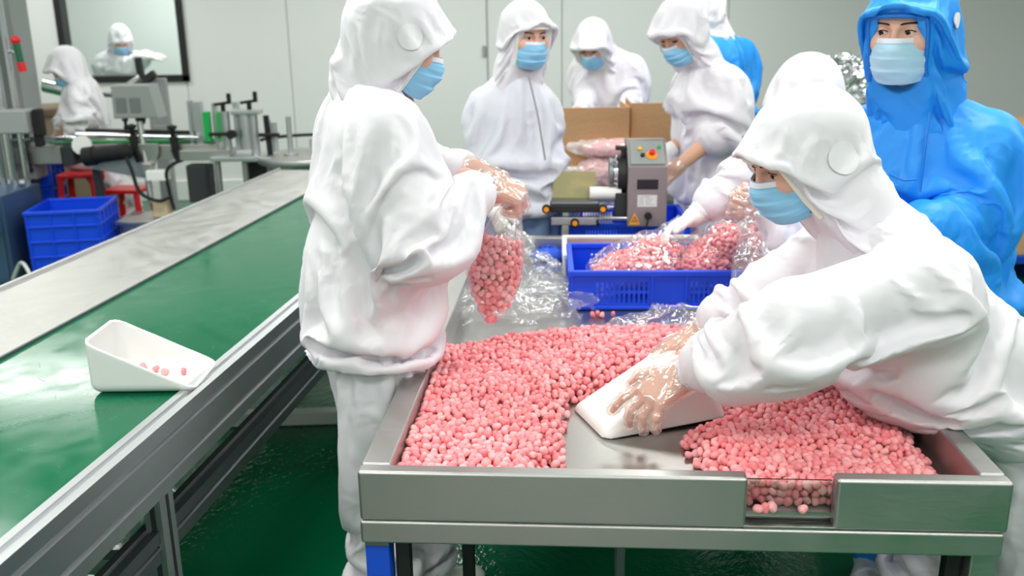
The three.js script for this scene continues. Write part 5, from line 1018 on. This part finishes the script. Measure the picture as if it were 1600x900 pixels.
function candyStuff(name, pts, label, scale = 1) {   // one heap: a few shapes of candy, many copies
  const g = new THREE.Group(); g.name = numbered(name); scene.add(g); tag(g, label, 'candies', null, 'stuff');
  const m4 = new THREE.Matrix4(), col = new THREE.Color(), white = std(0xffffff, 0.5);
  CANDY.forEach((geo, v) => {
    const mine = pts.filter((_, i) => i % CANDY.length === v); if (!mine.length) return;
    const im = new THREE.InstancedMesh(geo, M.candyBase ?? (M.candyBase = std(0xffffff, 0.52)), mine.length); im.name = 'candies'; im.castShadow = im.receiveShadow = true; im.userData.kind = 'stuff';
    mine.forEach((p, i) => { const s = scale * (1.08 + rnd() * 0.28); im.setMatrixAt(i, m4.compose(v3(p), quat(), new THREE.Vector3(s, s, s))); im.setColorAt(i, col.copy(M.candy[Math.floor(rnd() * 5)].color)); });
    g.add(im);
  });
  return g;
}
function oneCandy(p, label, group) { const m = mesh('candy', CANDY[Math.floor(rnd() * 5)], M.candy[Math.floor(rnd() * 5)]); m.position.set(...p); m.quaternion.copy(quat()); const s = 1.1 + rnd() * 0.26; m.scale.set(s, s, s); return tag(m, label, 'candy', group); }
const segd = (x, z, a, b) => { const dx = b[0] - a[0], dz = b[1] - a[1], h = Math.max(0, Math.min(1, ((x - a[0]) * dx + (z - a[1]) * dz) / (dx * dx + dz * dz))); return Math.hypot(x - a[0] - dx * h, z - a[1] - dz * h); };
const inPoly = (x, z, P) => { let c = false; for (let i = 0, j = P.length - 1; i < P.length; j = i++) if ((P[i][1] > z) !== (P[j][1] > z) && x < (P[j][0] - P[i][0]) * (z - P[i][1]) / (P[j][1] - P[i][1]) + P[i][0]) c = !c; return c; };
const BARE = [[0.066, -1.62], [0.066, -1.785], [0.108, -1.81], [0.122, -1.95], [0.128, -2.12], [0.16, -2.17], [0.32, -2.24], [0.47, -2.2], [0.52, -2.12], [0.5, -2.02], [0.42, -1.98], [0.385, -1.93], [0.382, -1.86], [0.402, -1.79], [0.42, -1.62]];
const BACK = [[-0.3, -2.48], [-0.2, -2.52], [-0.05, -2.6], [0.113, -2.65], [0.446, -2.69], [0.85, -2.62], [1.1, -2.5]], RIGHT = [[0.872, -1.5], [0.872, -1.74], [0.905, -2.02], [0.93, -2.3], [0.95, -2.7]];
const tInv = (x, z) => { const dx = x - TO[0], dz = z - TO[2]; return [dx * Math.cos(TT) - dz * Math.sin(TT), dx * Math.sin(TT) + dz * Math.cos(TT)]; };
function pileHeight(x, z) {
  const [u, w] = tInv(x, z); const inGap = u > 0.77 && u < 0.922;
  if (u < 0.062 || u > TW - 0.052 || w > (inGap ? -0.036 : -0.038) || inPoly(x, z, BARE)) return 0;
  const line = (P, horizontal) => { for (let i = 0; i + 1 < P.length; i++) { const [a, b] = [P[i], P[i + 1]]; if (horizontal ? x >= a[0] && x < b[0] : z <= a[1] && z > b[1]) return horizontal ? a[1] + (b[1] - a[1]) * (x - a[0]) / (b[0] - a[0]) : a[0] + (b[0] - a[0]) * (z - a[1]) / (b[1] - a[1]); } return horizontal ? -2.5 : 0.9; };
  const eb = z - line(BACK, true), er = line(RIGHT, false) - x; if (eb < 0 || er < 0) return 0;
  let e = Math.min(eb, er); for (let i = 0; i + 1 < BARE.length; i++) e = Math.min(e, segd(x, z, BARE[i], BARE[i + 1]));
  const top = 0.05 + 0.03 * Math.exp(-((x - 0.72) ** 2 + (z + 2.35) ** 2) / 0.06) + 0.022 * Math.exp(-((x - 0.25) ** 2 + (z + 2.4) ** 2) / 0.05) + 0.012 * Math.exp(-((x + 0.1) ** 2 + (z + 2.15) ** 2) / 0.03) + 0.007 * noise3(x * 6, z * 6, 1);
  return Math.min(top, 0.013 + e * 0.75);
}
{
  const pts = [], gap = 0.0172, [c0, c1] = [[-0.3, -2.72], [1.0, -1.55]];
  for (let layer = 0; layer < 4; layer++) for (let x = c0[0]; x < c1[0]; x += gap * 1.02) for (let z = c0[1]; z < c1[1]; z += gap * 1.02) {
    const px = x + (rnd() - 0.5) * gap + layer * 0.4 * gap, pz = z + (rnd() - 0.5) * gap, h = pileHeight(px, pz); if (h <= 0) continue;
    const y = h - 0.009 - layer * gap * 0.86; if (y < 0.006 && layer) continue; pts.push([px, Math.max(0.0075, y + (rnd() - 0.5) * 0.006), pz]);
  }
  relax(pts, gap, 14, (p) => { const h = pileHeight(p[0], p[2]); p[1] = Math.max(0.0095, Math.min(p[1], Math.max(h + 0.002, 0.0105))); const [u, w] = tInv(p[0], p[2]); let m = 0, n = 0; if (u < 0.072) m = 0.072 - u; if (u > TW - 0.062) m = TW - 0.062 - u; if (w > -0.048) n = -0.048 - w; if (m || n) { p[0] += m * Math.cos(TT) + n * Math.sin(TT); p[2] += -m * Math.sin(TT) + n * Math.cos(TT); } });
  for (const p of pts) { p[1] += FLOORY; p.dep = pileHeight(p[0], p[2]) + FLOORY - p[1]; }
  const seen = (p) => p.dep < 0.02 && (p[0] < 0.12 || p[2] > -2.0), near = pts.filter(seen).sort((a, b) => b[2] - a[2]);
  const pick = new Set(near.slice(0, 284));
  const where = (p) => p[0] < 0.12 ? ['pink sugar candy at the near edge of the left heap on the steel tray', 'candies at the near edge of the left heap'] : ['pink sugar candy at the near edge of the right heap on the steel tray', 'candies at the near edge of the right heap'];
  for (const p of pick) { const [l, g] = where(p); oneCandy(p, l, g); }
  candyStuff('candy_heap', pts.filter((p) => !pick.has(p)), 'wide heap of small pink sugar candies covering the steel tray of the table');
  for (const q of [[0.261, 0.73, -2.876], [0.279, 0.73, -2.889], [0.291, 0.73, -2.868], [0.328, 0.73, -2.88]]) oneCandy([q[0], FLOORY + 0.0095, q[2]], 'stray pink candy on the bare steel at the foot of the blue crate', 'stray candies before the blue crate');
  for (const q of [[-0.972, 0.79, -2.293], [-0.934, 0.79, -2.278], [-0.902, 0.79, -2.254], [-0.854, 0.79, -2.257]]) oneCandy([q[0], 0.788, q[2]], 'pink candy lying in the open white scoop on the green belt', 'candies in the scoop on the belt');
  for (const [i, q] of [tl(0.8, FLOORY + 0.0095, -0.015), tl(0.815, FLOORY + 0.0095, -0.02), tl(0.786, FLOORY + 0.0095, -0.012), tl(0.872, FLOORY + 0.0095, -0.014)].entries()) oneCandy(q, i < 3 ? 'pink candy lying on the ledge of the rim gap before the clear gate' : 'single pink candy apart from the others in the rim gap', i < 3 ? 'candies in the rim gap' : undefined);
  const wc = []; for (let i = 0; i < 170; i++) wc.push([0.475 + (rnd() - 0.5) * 0.48, 0.74 + rnd() * 0.03, -3.52 + (rnd() - 0.5) * 0.3]);
  candyStuff('candy_heap', relax(wc, 0.019, 10, (p) => { p[1] = Math.max(0.738, Math.min(p[1], 0.765)); }), 'layer of pink candies lying in the white plastic crate');
}

// ---------------------------------------------------------------- clear bags
function filmBag(name, label, group, F, foldAmp, cell = 0.005, f = 16, mat = M.film) {
  const g = fieldMesh(F, cell, (x, y, z, d) => { if (Math.abs(d) > 0.05) return d; const a = 1 - Math.abs(noise3(x * f, y * f, z * f)), b = 1 - Math.abs(noise3(x * f * 2.3 + 5, y * f * 2.3, z * f * 2.3)); return d - foldAmp * (a * a * a * a) - foldAmp * 0.25 * (b * b) + foldAmp * 0.3; }, foldAmp + 0.01, foldAmp + 0.02);
  return tag(mesh(name, g, mat), label, 'bag', group);
}
function fill(F, inset, gap, lo, hi, ok = () => true) {
  const pts = []; const n = (hi[0] - lo[0]) * (hi[1] - lo[1]) * (hi[2] - lo[2]) / (gap ** 3) * 1.35;
  for (let i = 0; i < n; i++) { const p = [lo[0] + rnd() * (hi[0] - lo[0]), lo[1] + rnd() * (hi[1] - lo[1]), lo[2] + rnd() * (hi[2] - lo[2])]; if (F.at(...p) < -inset && ok(p)) pts.push(p); }
  return relax(pts, gap, 24, (p) => { const d = F.at(...p); if (d > -inset) { const e = 0.003, n2 = norm([F.at(p[0] + e, p[1], p[2]) - d, F.at(p[0], p[1] + e, p[2]) - d, F.at(p[0], p[1], p[2] + e) - d]); for (let i = 0; i < 3; i++) p[i] -= n2[i] * (d + inset); } if (!ok(p)) p[1] -= 0.004; });
}
// the bag that the left worker holds up
{
  const T = [0.003, 1.209, -2.3], K = [-0.06, 0.888, -2.3], ax = norm(sub(T, K)), side = norm(cross(ax, [0, 0, 1])), nor = cross(side, ax), len0 = dist(T, K);
  const prof = [[0, 0.006, 0.004], [0.06, 0.022, 0.016], [0.14, 0.042, 0.03], [0.24, 0.061, 0.04], [0.42, 0.07, 0.043], [0.58, 0.067, 0.041], [0.7, 0.054, 0.033], [0.8, 0.042, 0.024], [0.9, 0.032, 0.014], [1, 0.022, 0.01], [1.06, 0.03, 0.014]];
  const pr = (s, k) => { for (let i = 0; i + 1 < prof.length; i++) if (s <= prof[i + 1][0]) { const t = (s - prof[i][0]) / (prof[i + 1][0] - prof[i][0]), q = t * t * (3 - 2 * t); return prof[i][k] + (prof[i + 1][k] - prof[i][k]) * q; } return prof[prof.length - 1][k]; };
  const axis = (s) => add(add(K, ax, s * len0), side, -0.012 * Math.sin(Math.PI * Math.min(1, s)));
  const g = sheet((u, v) => { const a = u * 6.28318, s = v * 1.06, w = pr(s, 1), h = pr(s, 2), c = Math.sign(Math.cos(a)) * Math.abs(Math.cos(a)) ** 0.8, e = 1 + (s > 0.6 ? 0.16 : 0.04) * noise3(Math.cos(a) * 2.4, Math.sin(a) * 2.4, s * 1.6 + 3) + (s > 0.6 ? 0.1 : 0.015) * (1 - Math.abs(noise3(Math.cos(a) * 5, Math.sin(a) * 5, s * 1.5))); return add(add(axis(s), side, w * c * e), nor, h * Math.sin(a) * e); }, 90, 70);
  tag(mesh('candy_bag', g, M.film), 'clear bag of pink candies hanging from the gloved hands of the left worker', 'bag');
  const lo = add(K, [-0.12, -0.01, -0.06]), hi = add(K, [0.14, 0.25, 0.06]);
  const ins = (p) => { const q = sub(p, K), s = dot(q, ax) / len0; if (s < 0.02 || s > 0.72) return 9; const c = sub(p, axis(s)), a = dot(c, side) / Math.max(0.002, pr(s, 1) - 0.008), b = dot(c, nor) / Math.max(0.002, pr(s, 2) - 0.008); return Math.hypot(a, b) - 1; };
  const pts = []; for (let i = 0; i < 3200; i++) { const p = lo.map((v, k) => v + rnd() * (hi[k] - v)); if (ins(p) < 0) pts.push(p); }
  const N = Math.min(pts.length, 270); pts.length = N;
  relax(pts, 0.0178, 40, (p) => { const q = sub(p, K); let s = Math.max(0.04, Math.min(0.69 + 0.02 * noise3(p[0] * 40, 1, 2), dot(q, ax) / len0)); const c = sub(p, add(axis(dot(q, ax) / len0), [0, 0, 0])); let a = dot(c, side), b = dot(c, nor); const w = Math.max(0.002, pr(s, 1) - 0.008), h = Math.max(0.002, pr(s, 2) - 0.008), m = Math.hypot(a / w, b / h); if (m > 1) { a /= m; b /= m; } const r = add(add(axis(s), side, a), nor, b); p[0] = r[0]; p[1] = r[1]; p[2] = r[2]; });
  candyStuff('bagged_candies', pts, 'pink candies inside the clear bag held up by the left worker');
}
// bags standing in the blue crate
{
  const bags = [
    [[0.452, 0.843, -3.12], [0.145, 0.062, 0.13], [0.594, 0.968, -3.16], 0.045, 'clear candy bag slumped at the left end of the blue crate'],
    [[0.693, 0.863, -3.12], [0.1, 0.082, 0.12], [0.782, 1.052, -3.02], 0.04, 'clear candy bag standing in the middle of the blue crate, neck gathered upward'],
    [[0.876, 0.865, -3.1], [0.085, 0.085, 0.12], [0.796, 1.068, -2.98], 0.035, 'clear candy bag at the right end of the blue crate beside the face mask'],
  ];
  for (const [c, r, n, rn, label] of bags) {
    const up = add(lerp(c, n, 0.42), [0, -0.012, 0]), r2 = [r[0] * 0.62, r[1] * 0.72, r[2] * 0.66], low = add(c, [-r[0] * 0.35, -r[1] * 0.35, 0.02]), r3 = [r[0] * 0.95, r[1] * 0.6, r[2] * 0.9];
    const F = new Field(0.05).ell(c, r).ell(up, r2).ell(low, r3).cap(c, n, rn * 1.6, rn * 0.45);
    filmBag('candy_bag', label, null, F, 0.014, 0.006, 9);
    const E = new Field(0.04).ell(add(c, [0, -0.012, 0]), r.map((v) => v - 0.006)).ell(up, r2).ell(low, r3.map((v) => v - 0.006)), [lo, hi] = E.box();
    candyStuff('bagged_candies', fill(E, 0.01, 0.0178, lo, hi, (p) => p[1] > 0.742), label.replace('clear candy bag', 'pink candies in the bag'), 1.02);
  }
  const F = new Field(0.04).cap([0.759, 1.075, -2.9], [0.742, 0.91, -2.75], 0.02, 0.05).cap([0.742, 0.91, -2.75], [0.73, 0.796, -2.72], 0.05, 0.03);
  filmBag('empty_bag', 'empty clear bag hanging over the front wall of the blue crate', null, F, 0.02, 0.006, 12);
}
// empty film bags lying on the tray
for (const [parts, label, f, amp] of [
  [[[[-0.001, 0.74, -2.947], [0.2, 0.026, 0.12]], [[0.153, 0.75, -3.041], [0.13, 0.028, 0.14]], [[-0.139, 0.74, -2.939], [0.08, 0.02, 0.1]]], 'crumpled heap of empty clear bags lying on the steel tray behind the hanging bag', 7, 0.03],
  [[[[0.083, 0.79, -3.281], [0.05, 0.055, 0.05]], [[0.037, 0.85, -3.333], [0.04, 0.06, 0.05]], [[0.12, 0.76, -3.346], [0.06, 0.03, 0.06]]], 'upright open clear bag between the hanging bag and the white crate', 9, 0.025],
  [[[[0.405, 0.765, -2.671], [0.1, 0.03, 0.07]], [[0.533, 0.77, -2.681], [0.09, 0.03, 0.06]]], 'crumpled clear bag on the candies in front of the blue crate', 9, 0.024],
]) {
  const F = new Field(0.05); for (const [c, r] of parts) F.ell(c, r); filmBag('empty_bag', label, null, F, amp, 0.006, f);
}
// full bags and a blue wrapper further back
for (const [c, r, label] of [[[0.5, 0.905, -4.72], [0.15, 0.085, 0.13], 'lower pink bag of candies lying before the carton on the packing bench'], [[0.53, 1.02, -4.75], [0.17, 0.05, 0.13], 'upper pink bag of candies lying on another one before the carton'], [[0.33, 0.85, -4.66], [0.13, 0.03, 0.09], 'flat pink candy bag on the packing bench beside the tinted flap']]) {
  const F = new Field(0.05).ell(c, r).cap(add(c, [-r[0] * 0.7, 0, 0]), add(c, [-r[0] - 0.06, 0.01, 0.03]), 0.03, 0.02);
  filmBag('candy_bag', label, null, F, 0.01, 0.009, 10, M.filmHazy);
  candyStuff('bagged_candies', fill(new Field().ell(c, r.map((v) => v - 0.006)), 0.008, 0.02, sub(c, r), add(c, r)), label.replace('bag of candies', 'candies in the bag').replace('candy bag', 'candies in the flat bag'), 1.15);
}
{
  const F = new Field(0.03).ell(add([0.162, 0.74, -3.641], [0, 0, 0]), [0.075, 0.02, 0.05]); const g = fieldMesh(F, 0.006, folds(0.03, 16, 16, 16, 5), 0.03, 0.03);
  tag(mesh('blue_wrapper', g, M.bluePaint), 'crumpled blue plastic wrapper lying on the tray left of the white crate', 'wrapper');
}

renderer.render(scene, camera);
